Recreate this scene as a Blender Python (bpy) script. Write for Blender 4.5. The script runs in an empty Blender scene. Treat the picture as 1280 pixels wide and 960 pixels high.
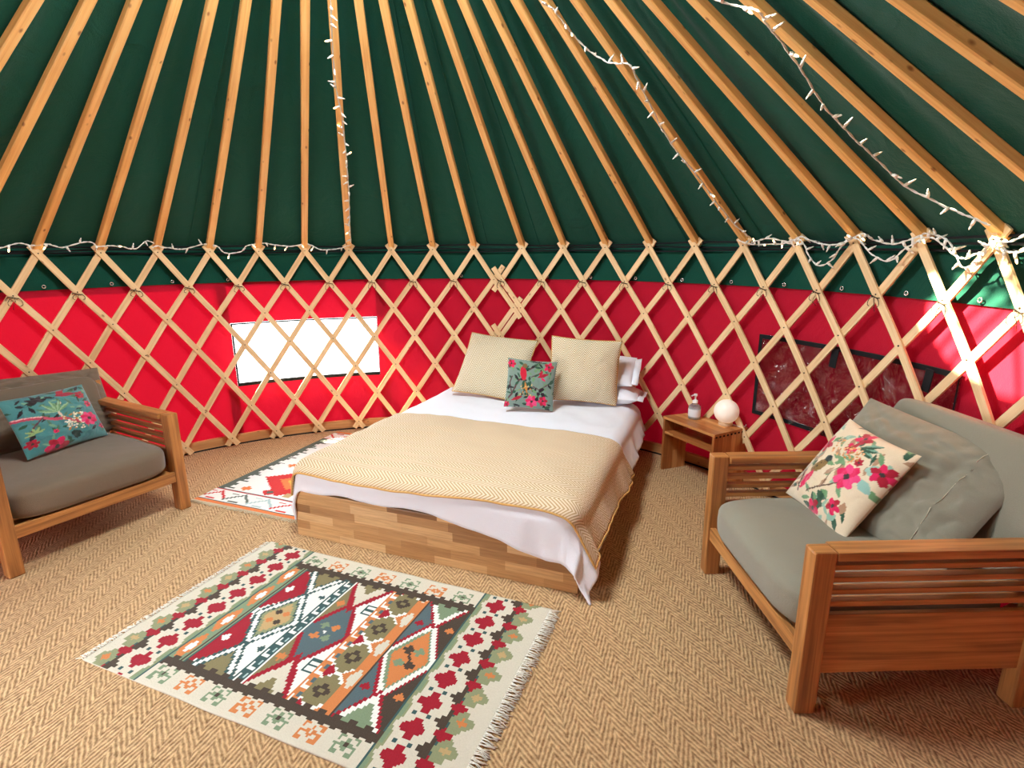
import bpy, bmesh, math, random
import numpy as np
from mathutils import Vector, Matrix
from mathutils import noise as mnoise

S = bpy.context.scene
COL = S.collection
PI = math.pi
sin, cos = math.sin, math.cos

# ------------------------------------------------------------------ camera, sky, sun, openings
F_PX, PITCH, ROLL = 690.36, .2376, -.0057
cam_d = bpy.data.cameras.new('camera')
cam = bpy.data.objects.new('camera', cam_d)
COL.objects.link(cam)
cam_d.sensor_width = 36
cam_d.lens = F_PX / 1280 * 36
cam_d.clip_start = .02
fw = Vector((0, cos(PITCH), -sin(PITCH)))
rt0 = Vector((1, 0, 0))
up0 = rt0.cross(fw)
rt = rt0 * cos(ROLL) + up0 * sin(ROLL)
up = -rt0 * sin(ROLL) + up0 * cos(ROLL)
M = Matrix((rt, up, -fw)).transposed().to_4x4()
M.translation = Vector((0, 0, 1.6))
cam.matrix_world = M
S.camera = cam

CX, CY, RAD = -.7639, 2.2267, 2.7358          # centre of the round tent, lattice radius

S.view_settings.view_transform = 'Standard'
S.view_settings.look = 'None'
S.view_settings.gamma = 1
S.view_settings.use_curve_mapping = False
S.view_settings.exposure = 0.12
S.cycles.max_bounces = 10
S.cycles.diffuse_bounces = 7
S.cycles.transparent_max_bounces = 12
S.cycles.sample_clamp_indirect = 6

world = bpy.data.worlds.new('sky')
S.world = world
world.use_nodes = True
wn = world.node_tree.nodes['Background']
wn.inputs[0].default_value = (.93, .97, 1, 1)
wn.inputs[1].default_value = 4.0


def lamp(name, kind, energy, color, loc, direction, size=None, size_y=None):
    d = bpy.data.lights.new(name, kind)
    d.energy = energy
    d.color = color
    if kind == 'AREA':
        d.shape = 'RECTANGLE' if size_y else 'DISK'
        d.size = size
        if size_y:
            d.size_y = size_y
    o = bpy.data.objects.new(name, d)
    COL.objects.link(o)
    o.location = loc
    o.rotation_euler = Vector(direction).to_track_quat('-Z', 'Y').to_euler()
    return o


DOOR_ANG = math.radians(-122)
dx, dy = sin(DOOR_ANG), cos(DOOR_ANG)
sun = lamp('sun', 'SUN', 60, (1, .87, .60), (0, 0, 6), (2.64, -.16, -2.08))
sun.data.angle = .012
lamp('door_daylight', 'AREA', 300, (.87, .97, 1), (CX + 4.7 * dx, CY + 4.7 * dy, 1.5), (.90, .42, -.10), 2.4, 2.4)
lamp('crown_daylight', 'AREA', 132, (.88, .97, 1), (-.70, 2.38, 3.38), (0, 0, -1), .95)
lamp('window_daylight', 'AREA', 170, (.92, .97, 1), (CX - 3.7 * .37, CY + 3.7 * .93, .95), (.42, -.90, -.08), 2.0, 1.5)


# ------------------------------------------------------------------ node helpers
def srgb(r, g, b):
    f = lambda c: (c / 255 / 12.92) if c / 255 <= .04045 else ((c / 255 + .055) / 1.055) ** 2.4
    return (f(r), f(g), f(b), 1)


class NT:
    def __init__(s, name):
        s.m = bpy.data.materials.new(name)
        s.m.use_nodes = True
        s.t = s.m.node_tree
        s.t.nodes.clear()
        s.out = s.t.nodes.new('ShaderNodeOutputMaterial')

    def n(s, typ, **kw):
        nd = s.t.nodes.new(typ)
        for k, v in kw.items():
            if k.startswith('i_'):
                key = k[2:].replace('_', ' ')
                nd.inputs[key].default_value = v
            else:
                setattr(nd, k, v)
        return nd

    def l(s, a, b):
        s.t.links.new(a, b)

    def math(s, op, a, b=None, c=None):
        nd = s.t.nodes.new('ShaderNodeMath')
        nd.operation = op
        for i, v in enumerate((a, b, c)):
            if v is None:
                continue
            if isinstance(v, (int, float)):
                nd.inputs[i].default_value = v
            else:
                s.l(v, nd.inputs[i])
        return nd.outputs[0]

    def ramp(s, fac, stops):
        r = s.t.nodes.new('ShaderNodeValToRGB')
        el = r.color_ramp.elements
        while len(el) < len(stops):
            el.new(.5)
        for e, (p, c) in zip(el, stops):
            e.position = p
            e.color = c
        s.l(fac, r.inputs[0])
        return r.outputs[0]

    def mix(s, fac, a, b, blend='MIX'):
        nd = s.t.nodes.new('ShaderNodeMix')
        nd.data_type = 'RGBA'
        nd.blend_type = blend
        for sock, v in ((nd.inputs[0], fac), (nd.inputs[6], a), (nd.inputs[7], b)):
            if isinstance(v, (int, float)):
                sock.default_value = v
            elif isinstance(v, tuple):
                sock.default_value = v
            else:
                s.l(v, sock)
        return nd.outputs[2]

    def noise(s, vec, scale, detail=3, rough=.5, dist=0):
        nd = s.n('ShaderNodeTexNoise')
        nd.inputs['Scale'].default_value = scale
        nd.inputs['Detail'].default_value = detail
        nd.inputs['Roughness'].default_value = rough
        nd.inputs['Distortion'].default_value = dist
        if vec is not None:
            s.l(vec, nd.inputs['Vector'])
        return nd.outputs['Fac']

    def mapping(s, vec, scale=(1, 1, 1), rot=(0, 0, 0), loc=(0, 0, 0)):
        nd = s.n('ShaderNodeMapping')
        nd.inputs['Scale'].default_value = scale
        nd.inputs['Rotation'].default_value = rot
        nd.inputs['Location'].default_value = loc
        s.l(vec, nd.inputs['Vector'])
        return nd.outputs[0]

    def bsdf(s, color, rough=.6, bump=None, bstr=.3, bdist=.01, sheen=0, spec=.5, metal=0):
        b = s.n('ShaderNodeBsdfPrincipled')
        if isinstance(color, tuple):
            b.inputs['Base Color'].default_value = color
        else:
            s.l(color, b.inputs['Base Color'])
        b.inputs['Roughness'].default_value = rough
        b.inputs['Sheen Weight'].default_value = sheen
        b.inputs['Specular IOR Level'].default_value = spec
        b.inputs['Metallic'].default_value = metal
        if bump is not None:
            bn = s.n('ShaderNodeBump')
            bn.inputs['Strength'].default_value = bstr
            bn.inputs['Distance'].default_value = bdist
            s.l(bump, bn.inputs['Height'])
            s.l(bn.outputs[0], b.inputs['Normal'])
        s.l(b.outputs[0], s.out.inputs[0])
        return b

    def uv(s):
        return s.n('ShaderNodeUVMap', uv_map='UVMap').outputs[0]

    def obj(s):
        return s.n('ShaderNodeTexCoord').outputs['Object']

    def rnd(s):
        return s.n('ShaderNodeObjectInfo').outputs['Random']


def wood(name, light, mid, dark, knots=0.0, rough=.45, grain=1.0, gscale=1.0):
    t = NT(name)
    uv = t.uv()
    r = t.rnd()
    cmb = t.n('ShaderNodeCombineXYZ')
    t.l(t.math('MULTIPLY', r, 37), cmb.inputs[0])
    t.l(t.math('MULTIPLY', r, 91), cmb.inputs[1])
    add = t.n('ShaderNodeVectorMath', operation='ADD')
    t.l(uv, add.inputs[0])
    t.l(cmb.outputs[0], add.inputs[1])
    v = add.outputs[0]
    g = t.noise(t.mapping(v, (1.6 * gscale, 55 * gscale, 1)), 1, 4, .6, .6)
    g2 = t.noise(t.mapping(v, (2.5, 16, 1)), 1, 2, .5, .3)
    f = t.math('ADD', t.math('MULTIPLY', g, .65 * grain), t.math('MULTIPLY', g2, .5))
    c = t.ramp(f, [(.28, light), (.55, mid), (.85, dark)])
    c = t.mix(t.math('MULTIPLY', r, .5), c, (.82, .74, .66, 1), 'MULTIPLY')
    if knots:
        vo = t.n('ShaderNodeTexVoronoi')
        vo.inputs['Scale'].default_value = 1
        t.l(t.mapping(v, (15, 24, 1)), vo.inputs['Vector'])
        k = t.ramp(vo.outputs['Distance'], [(.10, (1, 1, 1, 1)), (.26, (0, 0, 0, 1))])
        sc_ = t.n('ShaderNodeSeparateColor')
        t.l(vo.outputs['Color'], sc_.inputs[0])
        k = t.math('MULTIPLY', k, t.math('GREATER_THAN', sc_.outputs[0], 1 - knots))
        c = t.mix(t.math('MULTIPLY', k, .85), c, (dark[0] * .42, dark[1] * .26, dark[2] * .2, 1))
    t.bsdf(c, rough, g, .12, .002)
    return t.m


def staves(name, cols, bw=.38, bh=.05, rough=.4):
    t = NT(name)
    uv = t.uv()
    br = t.n('ShaderNodeTexBrick', offset=.37, offset_frequency=1)
    br.inputs['Color1'].default_value = (0, 0, 0, 1)
    br.inputs['Color2'].default_value = (1, 1, 1, 1)
    br.inputs['Mortar'].default_value = (.45, .45, .45, 1)
    br.inputs['Scale'].default_value = 1
    br.inputs['Mortar Size'].default_value = .0006
    br.offset = 0
    br.inputs['Brick Width'].default_value = bw
    br.inputs['Row Height'].default_value = bh
    sp = t.n('ShaderNodeSeparateXYZ')
    t.l(uv, sp.inputs[0])
    wn_ = t.n('ShaderNodeTexWhiteNoise', noise_dimensions='1D')
    t.l(t.math('FLOOR', t.math('DIVIDE', sp.outputs[1], bh)), wn_.inputs['W'])
    cb = t.n('ShaderNodeCombineXYZ')
    t.l(t.math('ADD', sp.outputs[0], t.math('MULTIPLY', wn_.outputs['Value'], bw * 3)), cb.inputs[0])
    t.l(sp.outputs[1], cb.inputs[1])
    t.l(cb.outputs[0], br.inputs['Vector'])
    g = t.noise(t.mapping(uv, (4, 90, 1)), 1, 4, .65, .8)
    base = t.ramp(br.outputs['Color'], cols)
    c = t.mix(.55, base, t.ramp(g, [(.3, (1, 1, 1, 1)), (.72, (.34, .26, .20, 1))]), 'MULTIPLY')
    t.bsdf(c, rough, g, .1, .002)
    return t.m


def fabric(name, col, rough=.9, var=.15, weave=900, sheen=.2, trans=0, wr=0, tcol=None):
    t = NT(name)
    o = t.obj()
    w = t.noise(o, weave * .25, 2, .7)
    big = t.noise(o, 2.2, 3, .5, .4)
    c = t.mix(t.math('MULTIPLY', w, var * 2), col, tuple(x * .45 for x in col[:3]) + (1,))
    c = t.mix(t.math('MULTIPLY', big, var), c, tuple(min(1, x * 1.35) for x in col[:3]) + (1,))
    h = t.math('ADD', t.math('MULTIPLY', w, .12), t.math('MULTIPLY', t.noise(o, 5, 4, .55, 1.0), wr))
    b = t.bsdf(c, rough, h, .5 if wr else .35, .03 if wr else .006, sheen, .15)
    if trans:
        tr = t.n('ShaderNodeBsdfTranslucent')
        tr.inputs[0].default_value = tcol or col
        mx = t.n('ShaderNodeMixShader')
        mx.inputs[0].default_value = trans
        t.l(b.outputs[0], mx.inputs[1])
        t.l(tr.outputs[0], mx.inputs[2])
        t.l(mx.outputs[0], t.out.inputs[0])
    return t.m


def plain(name, col, rough=.5, metal=0, spec=.5):
    t = NT(name)
    n = t.noise(t.obj(), 40, 2)
    c = t.mix(t.math('MULTIPLY', n, .15), col, tuple(x * .8 for x in col[:3]) + (1,))
    t.bsdf(c, rough, None, metal=metal, spec=spec)
    return t.m


def herring(name, cA, cB, axis_rot, band, spacing, coord='OBJ', rough=.95, slope=1.0, bdist=.004, bstr=.6, soft=.35, c3=None, trans=0):
    """zigzag weave: rows of slanting strokes that flip direction from band to band"""
    t = NT(name)
    base = t.obj() if coord == 'OBJ' else t.uv()
    v = t.mapping(base, (1, 1, 1), (0, 0, axis_rot))
    wob = t.noise(base, 26 if coord == 'OBJ' else 5, 3, .6)
    sp = t.n('ShaderNodeSeparateXYZ')
    t.l(v, sp.inputs[0])
    al = t.math('ADD', sp.outputs[0], t.math('MULTIPLY', wob, spacing * .9))
    pp = t.math('PINGPONG', sp.outputs[1], band)
    ph = t.math('ADD', al, t.math('MULTIPLY', pp, slope))
    s_ = t.math('SINE', t.math('MULTIPLY', ph, 2 * PI / spacing))
    s01 = t.math('ADD', t.math('MULTIPLY', s_, .5), .5)
    fine = t.noise(base, 1.6 / spacing, 3, .7)
    f = t.math('ADD', t.math('MULTIPLY', s01, 1 - soft), t.math('MULTIPLY', fine, soft))
    c = t.ramp(f, [(.25, cB), (.68, cA)])
    if c3:
        bn = t.noise(base, 1.4, 3, .6)
        c = t.mix(t.math('MULTIPLY', bn, .6), c, c3, 'MULTIPLY')
    t.bsdf(c, rough, f, bstr, bdist, 0.1, .1)
    return t.m


def attr_mat(name, rough=.9, weave=500, sheen=.2, bstr=.3):
    t = NT(name)
    a = t.n('ShaderNodeAttribute', attribute_name='Col')
    o = t.obj()
    w = t.noise(o, weave * .3, 2, .7)
    c = t.mix(t.math('MULTIPLY', w, .3), a.outputs['Color'], (.35, .33, .3, 1), 'MULTIPLY')
    t.bsdf(c, rough, w, bstr, .004, sheen, .2)
    return t.m


MT = {}
MT['pole'] = wood('honey_pine', srgb(255, 226, 158), srgb(250, 204, 128), srgb(216, 154, 84), .18, .42)
MT['lath'] = wood('pale_ash', srgb(250, 226, 184), srgb(238, 208, 160), srgb(202, 164, 114), .06, .5)
MT['base'] = wood('pale_board', srgb(228, 180, 124), srgb(206, 152, 98), srgb(168, 112, 66), .10, .5)
MT['teak'] = wood('oiled_hardwood', srgb(226, 172, 108), srgb(194, 134, 76), srgb(118, 72, 38), 0, .36, 1.15)
MT['stave'] = staves('oak_staves', [(0, srgb(140, 96, 56)), (.3, srgb(190, 142, 90)), (.7, srgb(214, 168, 112)), (1, srgb(228, 188, 136))], .30, .05)
MT['stave2'] = staves('acacia_staves', [(0, srgb(176, 106, 54)), (.4, srgb(212, 142, 80)), (.75, srgb(232, 168, 102)), (1, srgb(242, 188, 122))], .42, .042)
MT['red'] = fabric('red_canvas', srgb(166, 16, 42), .85, .12, 700, .1, .03, .5, srgb(230, 14, 50))
MT['green'] = fabric('green_canvas', srgb(18, 82, 68), .85, .2, 700, .1, 0, .8)
MT['greenband'] = fabric('green_flap_canvas', srgb(12, 72, 58), .85, .15, 700, .1, .06, .5, srgb(20, 120, 90))
MT['dark'] = fabric('black_webbing', srgb(16, 20, 24), .8, .1)
MT['cord'] = plain('dark_cord', srgb(42, 30, 24), .9)
MT['screw'] = plain('screw_head', srgb(46, 34, 26), .5, .3)
MT['eye'] = plain('grommet_metal', srgb(225, 225, 225), .25, .8)
MT['sofa'] = fabric('grey_canvas_dim', srgb(120, 106, 90), .9, .2, 1300, .3, 0, .25)  # left sofa: its dimmer light is painted into the fabric colour
MT['sofa_lit'] = fabric('grey_canvas_lit', srgb(142, 138, 122), .9, .2, 1300, .3, 0, .3)  # same fabric for the right sofa, stronger light painted in as paler colour
MT['white'] = fabric('white_cotton', srgb(235, 237, 246), .85, .03, 900, .2, 0, .45)
MT['pipe'] = plain('ochre_binding', srgb(206, 160, 92), .8)
MT['thread'] = plain('pale_stitching', srgb(196, 186, 164), .8)
MT['fairywire'] = plain('white_flex', srgb(232, 232, 226), .45)
MT['throw'] = herring('herringbone_throw', srgb(226, 206, 180), srgb(176, 146, 106), 0, .052, .022, 'UV', .9, 1.3, .002, .5, .28)
MT['cream'] = herring('herringbone_cushion', srgb(238, 228, 204), srgb(158, 138, 98), PI / 2, .040, .017, 'UV', .9, 1.3, .002, .5, .25)
MT['sisal'] = herring('sisal_herringbone', srgb(222, 188, 142), srgb(128, 94, 62), -(PI / 2 + math.radians(8)), .056, .034, 'OBJ', .95, 2.0, .011, .8, .74, srgb(222, 200, 182))
MT['kilim'] = attr_mat('woven_wool', .95, 500, .1, .5)
MT['print'] = attr_mat('printed_velvet', .75, 900, .5, .2)
MT['fringe'] = plain('cotton_fringe', srgb(226, 220, 206), .9)

t = NT('clear_pvc_crinkled')
pv = t.n('ShaderNodeBsdfGlossy')
pv.inputs['Roughness'].default_value = .035
bn = t.n('ShaderNodeBump')
bn.inputs['Strength'].default_value = 1
bn.inputs['Distance'].default_value = .12
t.l(t.noise(t.obj(), 9, 3, .5, 2.5), bn.inputs['Height'])
t.l(bn.outputs[0], pv.inputs['Normal'])
tp = t.n('ShaderNodeBsdfTransparent')
tp.inputs[0].default_value = (.60, .60, .60, 1)
mx = t.n('ShaderNodeMixShader')
mx.inputs[0].default_value = .17
t.l(tp.outputs[0], mx.inputs[1])
t.l(pv.outputs[0], mx.inputs[2])
t.l(mx.outputs[0], t.out.inputs[0])
MT['pvc'] = t.m

t = NT('clear_window_film')
tp = t.n('ShaderNodeBsdfTransparent')
tp.inputs[0].default_value = (.95, .96, .97, 1)
gl = t.n('ShaderNodeBsdfGlossy')
gl.inputs['Roughness'].default_value = .15
mx = t.n('ShaderNodeMixShader')
mx.inputs[0].default_value = .04
t.l(tp.outputs[0], mx.inputs[1])
t.l(gl.outputs[0], mx.inputs[2])
t.l(mx.outputs[0], t.out.inputs[0])
MT['film'] = t.m

t = NT('clear_bottle')
b = t.bsdf((.95, .98, 1, 1), .05)
b.inputs['Transmission Weight'].default_value = .9
b.inputs['IOR'].default_value = 1.35
MT['bottle'] = t.m

t = NT('opal_globe')
b = t.bsdf(srgb(246, 240, 232), .3)
b.inputs['Emission Color'].default_value = srgb(255, 226, 196)
b.inputs['Emission Strength'].default_value = .25
MT['opal'] = t.m

t = NT('lit_bulb')
e = t.n('ShaderNodeEmission')
e.inputs[0].default_value = srgb(255, 206, 140)
e.inputs[1].default_value = 9
t.l(e.outputs[0], t.out.inputs[0])
MT['lit'] = t.m


# ------------------------------------------------------------------ mesh helpers
class MB:
    def __init__(s):
        s.v, s.f, s.uv, s.mi, s.sm = [], [], [], [], []

    def face(s, idx, uvs, mi=0, smooth=False):
        s.f.append(tuple(idx)); s.uv.append(uvs); s.mi.append(mi); s.sm.append(smooth)

    def grid(s, P, U, mi=0, smooth=True, flip=False, wrap=False):
        """P[i][j] points, U[i][j] uvs"""
        n, m = len(P), len(P[0])
        b = len(s.v)
        for r in P:
            s.v.extend([tuple(p) for p in r])
        for i in range(n - 1):
            for j in range(m - 1 + (1 if wrap else 0)):
                j2 = (j + 1) % m
                q = [b + i * m + j, b + (i + 1) * m + j, b + (i + 1) * m + j2, b + i * m + j2]
                u = [U[i][j], U[i + 1][j], U[i + 1][j2], U[i][j2]]
                if flip:
                    q.reverse(); u.reverse()
                s.face(q, u, mi, smooth)

    def box(s, c, size, grain=0, bev=.003, rot=None, mi=0):
        bm = bmesh.new()
        bmesh.ops.create_cube(bm, size=1)
        for v in bm.verts:
            v.co = Vector((v.co.x * size[0], v.co.y * size[1], v.co.z * size[2]))
        if bev:
            bmesh.ops.bevel(bm, geom=list(bm.edges), offset=bev, segments=2, profile=.6, affect='EDGES')
        bm.normal_update()
        b = len(s.v)
        R = rot or Matrix.Identity(3)
        c = Vector(c)
        co = [v.co.copy() for v in bm.verts]
        s.v.extend([tuple(R @ p + c) for p in co])
        off = (c.x * 3.7 + c.y * 5.3 + c.z * 9.1)
        for f in bm.faces:
            n = f.normal
            k = max(range(3), key=lambda i: abs(n[i]))
            ax = [i for i in range(3) if i != k]
            if grain in ax:
                a = grain
                w = [i for i in ax if i != grain][0]
            else:
                a, w = ax
            s.face([b + v.index for v in f.verts], [(co[v.index][a] + off * .3, co[v.index][w] + off + k * .37) for v in f.verts], mi, False)
        bm.free()

    def tube(s, pts, r, seg=8, mi=0, caps=True):
        pts = [Vector(p) for p in pts]
        P, U = [], []
        L = 0
        up = Vector((0, 0, 1))
        for i, p in enumerate(pts):
            d = (pts[min(i + 1, len(pts) - 1)] - pts[max(i - 1, 0)]).normalized()
            a = d.cross(up)
            if a.length < .05:
                a = d.cross(Vector((1, 0, 0)))
            a.normalize()
            bb = d.cross(a)
            rr = r[i] if isinstance(r, (list, tuple)) else r
            if i:
                L += (p - pts[i - 1]).length
            P.append([p + (a * cos(2 * PI * k / seg) + bb * sin(2 * PI * k / seg)) * rr for k in range(seg)])
            U.append([(L, k / seg * .1) for k in range(seg)])
        b = len(s.v)
        s.grid(P, U, mi, True, False, True)
        if caps:
            s.face([b + k for k in range(seg)], [(0, 0)] * seg, mi)
            e = b + (len(pts) - 1) * seg
            s.face([e + k for k in reversed(range(seg))], [(0, 0)] * seg, mi)

    def lathe(s, prof, seg=24, mi=0, c=(0, 0, 0)):
        P = [[(c[0] + r * cos(2 * PI * k / seg), c[1] + r * sin(2 * PI * k / seg), c[2] + z) for k in range(seg)] for r, z in prof]
        U = [[(z, k / seg) for k in range(seg)] for r, z in prof]
        s.grid(P, U, mi, True, True, True)

    def build(s, name, mats, parent=None, cols=None, loc=None, link=True, recalc=True):
        me = bpy.data.meshes.new(name)
        me.from_pydata(s.v, [], s.f)
        uvl = me.uv_layers.new(name='UVMap')
        flat = [c for u in s.uv for p in u for c in p]
        uvl.data.foreach_set('uv', flat)
        if not isinstance(mats, (list, tuple)):
            mats = [mats]
        for m in mats:
            me.materials.append(m)
        me.polygons.foreach_set('material_index', s.mi)
        me.polygons.foreach_set('use_smooth', s.sm)
        if cols is not None:
            a = me.color_attributes.new('Col', 'FLOAT_COLOR', 'CORNER' if cols[0] == 'C' else 'POINT')
            a.data.foreach_set('color', np.asarray(cols[1], dtype=np.float32).ravel())
        if recalc:
            bm = bmesh.new(); bm.from_mesh(me)
            bmesh.ops.recalc_face_normals(bm, faces=bm.faces)
            bm.to_mesh(me); bm.free()
        me.update()
        o = bpy.data.objects.new(name, me)
        COL.objects.link(o)
        if parent is not None:
            o.parent = parent
        if loc:
            o.location = loc
        return o


def thing(name, label, cat, group=None, loc=(0, 0, 0), rz=0, matrix=None):
    o = bpy.data.objects.new(name, None)
    COL.objects.link(o)
    o.empty_display_size = .1
    if matrix is not None:
        o.matrix_world = matrix
    else:
        o.location = loc
        o.rotation_euler = (0, 0, rz)
    tag(o, label, cat, group)
    return o


def tag(o, label, cat, group=None):
    o['label'] = label
    o['category'] = cat
    if group:
        o['group'] = group
    return o


def copy_mesh_obj(src, parent, loc=None, rot=None):
    c = src.copy()
    COL.objects.link(c)
    c.parent = parent
    if loc is not None:
        c.location = loc
    if rot is not None:
        c.rotation_euler = rot
    return c


def nz(x, y, z=0.0):
    return mnoise.noise(Vector((x, y, z)))


def struct(o):
    o['kind'] = 'structure'
    return o


# ------------------------------------------------------------------ round wall, roof and floor
def cyl(th, r, z):
    return (CX + r * sin(th), CY + r * cos(th), z)


def frange(a, b, n):
    return [a + (b - a) * i / n for i in range(n + 1)]


D2R = math.radians
DOOR_A0, DOOR_A1 = DOOR_ANG - .17, DOOR_ANG + .17
W1 = (D2R(-33.9), D2R(-9.3), .492, 1.025)
W2 = (D2R(60.0), D2R(86.5), .512, 1.055)


def wall_strip(th0, th1, z0, z1, r0, r1=None, step=.02, nzz=4, wig=0.0, mb=None, mi=0):
    r1 = r0 if r1 is None else r1
    n = max(2, int(abs(th1 - th0) / step))
    mb = mb or MB()
    P, U = [], []
    for z in range(nzz + 1):
        f = z / nzz
        row, ur = [], []
        for th in frange(th0, th1, n):
            r = r0 + (r1 - r0) * f + wig * (nz(th * 5, f * 2.5, 3) + .5 * nz(th * 14, f * 3, 7))
            row.append(cyl(th, r, z0 + (z1 - z0) * f))
            ur.append((th * RAD, z0 + (z1 - z0) * f))
        P.append(row); U.append(ur)
    mb.grid(P, U, mi)
    return mb


def radw(z):
    return 2.80 - .028 * (1 - z / 1.6)


mb = MB()
ZB = 1.358
for a, b_ in ((DOOR_A1, W1[0]), (W1[1], 2 * PI + DOOR_A0)):
    wall_strip(a, b_, .0, ZB + .02, radw(0), radw(1.4), nzz=10, wig=.006, mb=mb)
wall_strip(W1[0] - .03, W1[1] + .03, 0, W1[2], radw(0) + .011, radw(.5) + .011, nzz=4, wig=.004, mb=mb)
wall_strip(W1[0] - .03, W1[1] + .03, W1[3], ZB + .02, radw(1.02) + .011, radw(1.4) + .011, nzz=4, wig=.004, mb=mb)
wall = struct(mb.build('wall_back', MT['red'], recalc=False))
wall['label'] = 'curved red canvas tent wall behind the wooden lattice'

mb = MB()
wall_strip(-PI, PI, 1.33, 1.70, 2.815, 2.83, nzz=3, wig=.004, mb=mb)
mb.build('upper_lining', MT['green'], wall, recalc=False)
mb = MB()
wall_strip(-PI, PI, ZB, 1.575, 2.786, 2.792, nzz=4, wig=.012, mb=mb)
band = mb.build('canvas_flap', MT['greenband'], wall, recalc=False)
band['label'] = 'dark green canvas flap above the red wall'
# grommets along the lower edge of the flap
mb = MB()
ring = []
for k in range(17):
    a = 2 * PI * k / 16
    ring.append((cos(a) * .010, 0, sin(a) * .010))
mb.tube(ring, .0032, 6, caps=False)
g0 = mb.build('grommet', MT['eye'], wall)
gp = [(69.7, 357.5), (155, 353.7)]
gang = [-57.5 + 8.02 * k for k in range(20)]
for i, a in enumerate(gang):
    th = D2R(a)
    g = g0 if i == 0 else copy_mesh_obj(g0, wall)
    g.location = cyl(th, 2.772, ZB + .024)
    g.rotation_euler = (0, 0, -th)

# dark webbing lines along the eave
for zz, rr, ph in ((1.640, 2.76, 0), (1.615, 2.772, 2), (1.592, 2.77, 4)):
    mb = MB()
    P, U = [], []
    for th in frange(D2R(-75), D2R(118), 220):
        z = zz + .006 * sin(th * 9 + ph) + .006 * nz(th * 4, ph)
        P.append([cyl(th, rr, z - .006), cyl(th, rr - .006, z), cyl(th, rr, z + .006)])
        U.append([(th, 0), (th, .5), (th, 1)])
    mb.grid(P, U)
    mb.build('eave_rope', MT['dark'], wall)

# roof: a cone of canvas over the poles
AX, AY = -.674, 2.405
SLOPE = .7835


def roof_pt(th, r, off=0.0):
    z = 1.668 - SLOPE * (r - 2.775)
    f = max(0, min(1, (2.83 - r) / 2.3))
    c = Vector((CX + (AX - CX) * f, CY + (AY - CY) * f, 0))
    n = Vector((sin(th) * SLOPE, cos(th) * SLOPE, 1)).normalized()
    return Vector((c.x + r * sin(th), c.y + r * cos(th), z)) + n * off


mb = MB()
P, U = [], []
for j in range(37):
    r = 2.86 - (2.86 - .50) * j / 36
    row, ur = [], []
    for k in range(421):
        th = -PI + 2 * PI * k / 420
        f = j / 36
        off = .022 * nz(th * 11, r * .9, 1) + .016 * nz(th * 26, r * .8, 5) + .02 * nz(th * 3, r * 1.2, 9)
        off *= .3 + .7 * min(1, f * 5)
        row.append(roof_pt(th, r, max(-.012, off)))
        ur.append((th, r))
    P.append(row); U.append(ur)
mb.grid(P, U)
roof = struct(mb.build('ceiling', MT['green'], recalc=False))
roof['label'] = 'dark green canvas tent roof above the pine poles'
# long seams sewn into the roof canvas
for a in (-38.5, -5.5, 2.5, 11.5, 21, 32, 47, 59, 78):
    th = D2R(a)
    mb = MB()
    P, U = [], []
    for j in range(41):
        r = 2.80 - 2.25 * j / 40
        w = .006
        off = .022 * nz(th * 11, r * .9, 1) + .016 * nz(th * 26, r * .8, 5) + .02 * nz(th * 3, r * 1.2, 9)
        off = max(-.012, off * (.3 + .7 * min(1, j / 40 * 5)))
        P.append([roof_pt(th - w / r, r, off - .003), roof_pt(th, r, off - .012), roof_pt(th + w / r, r, off - .003)])
        U.append([(r, 0), (r, .5), (r, 1)])
    mb.grid(P, U)
    mb.build('seam', MT['green'], roof)

# floor
mb = MB()
P, U = [], []
for r in (0.001, .7, 1.4, 2.1, 2.79):
    P.append([(CX + r * cos(2 * PI * k / 96), CY + r * sin(2 * PI * k / 96), 0) for k in range(96)])
    U.append([(p[0], p[1]) for p in P[-1]])
mb.grid(P, U, 0, True, False, True)
floor = struct(mb.build('floor', MT['sisal']))
floor['label'] = 'tan herringbone sisal floor covering'
if floor.data.polygons[0].normal.z < 0:
    floor.data.flip_normals()

# base board round the foot of the wall
mb = MB()
a0, a1 = DOOR_A1 + .02, 2 * PI + DOOR_A0 - .02
n = 300
prof = [(2.752, .0), (2.750, .082), (2.768, .086), (2.772, 0)]
P = [[cyl(th, r, z) for th in frange(a0, a1, n)] for r, z in prof]
U = [[(th * RAD, z + r) for th in frange(a0, a1, n)] for r, z in prof]
mb.grid(P, U, 0, False)
bb = struct(mb.build('baseboard_back', MT['base']))
bb['label'] = 'pale pine board round the foot of the tent wall'
mb = MB()
prof = [(2.742, .001), (2.742, .010), (2.752, .010)]
mb.grid([[cyl(th, r, z) for th in frange(a0, a1, n)] for r, z in prof], [[(th, z) for th in frange(a0, a1, n)] for r, z in prof])
mb.build('dark_edging', MT['dark'], bb)

# window 1: clear, bright ; window 2: clear sheet with its outer flap closed
mb = wall_strip(W1[0], W1[1], W1[2], W1[3], radw(.5) - .002, radw(1) - .002, nzz=3, wig=.003)
w1 = struct(mb.build('window_1', MT['film'], recalc=False))
w1['label'] = 'bright clear window in the red wall left of the bed'


def hem(win, parent, r, top=.012, bot=.02, left=.012, right=.004, name='window_border'):
    th0, th1, z0, z1 = win
    for (a, b_, c, d) in ((th0, th1, z1 - top, z1), (th0, th1, z0, z0 + bot), (th0, th0 + left / RAD, z0, z1), (th1 - right / RAD, th1, z0, z1)):
        mb = MB()
        n = max(2, int((b_ - a) / .02))
        P = []
        for rr, z in ((r + .002, c), (r - .003, c + .001), (r - .003, d - .001), (r + .002, d)):
            P.append([cyl(th, rr, z) for th in frange(a, b_, n)])
        mb.grid(P, [[(i, j) for j in range(n + 1)] for i in range(4)], 0, False)
        mb.build(name, MT['dark'], parent)


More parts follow.
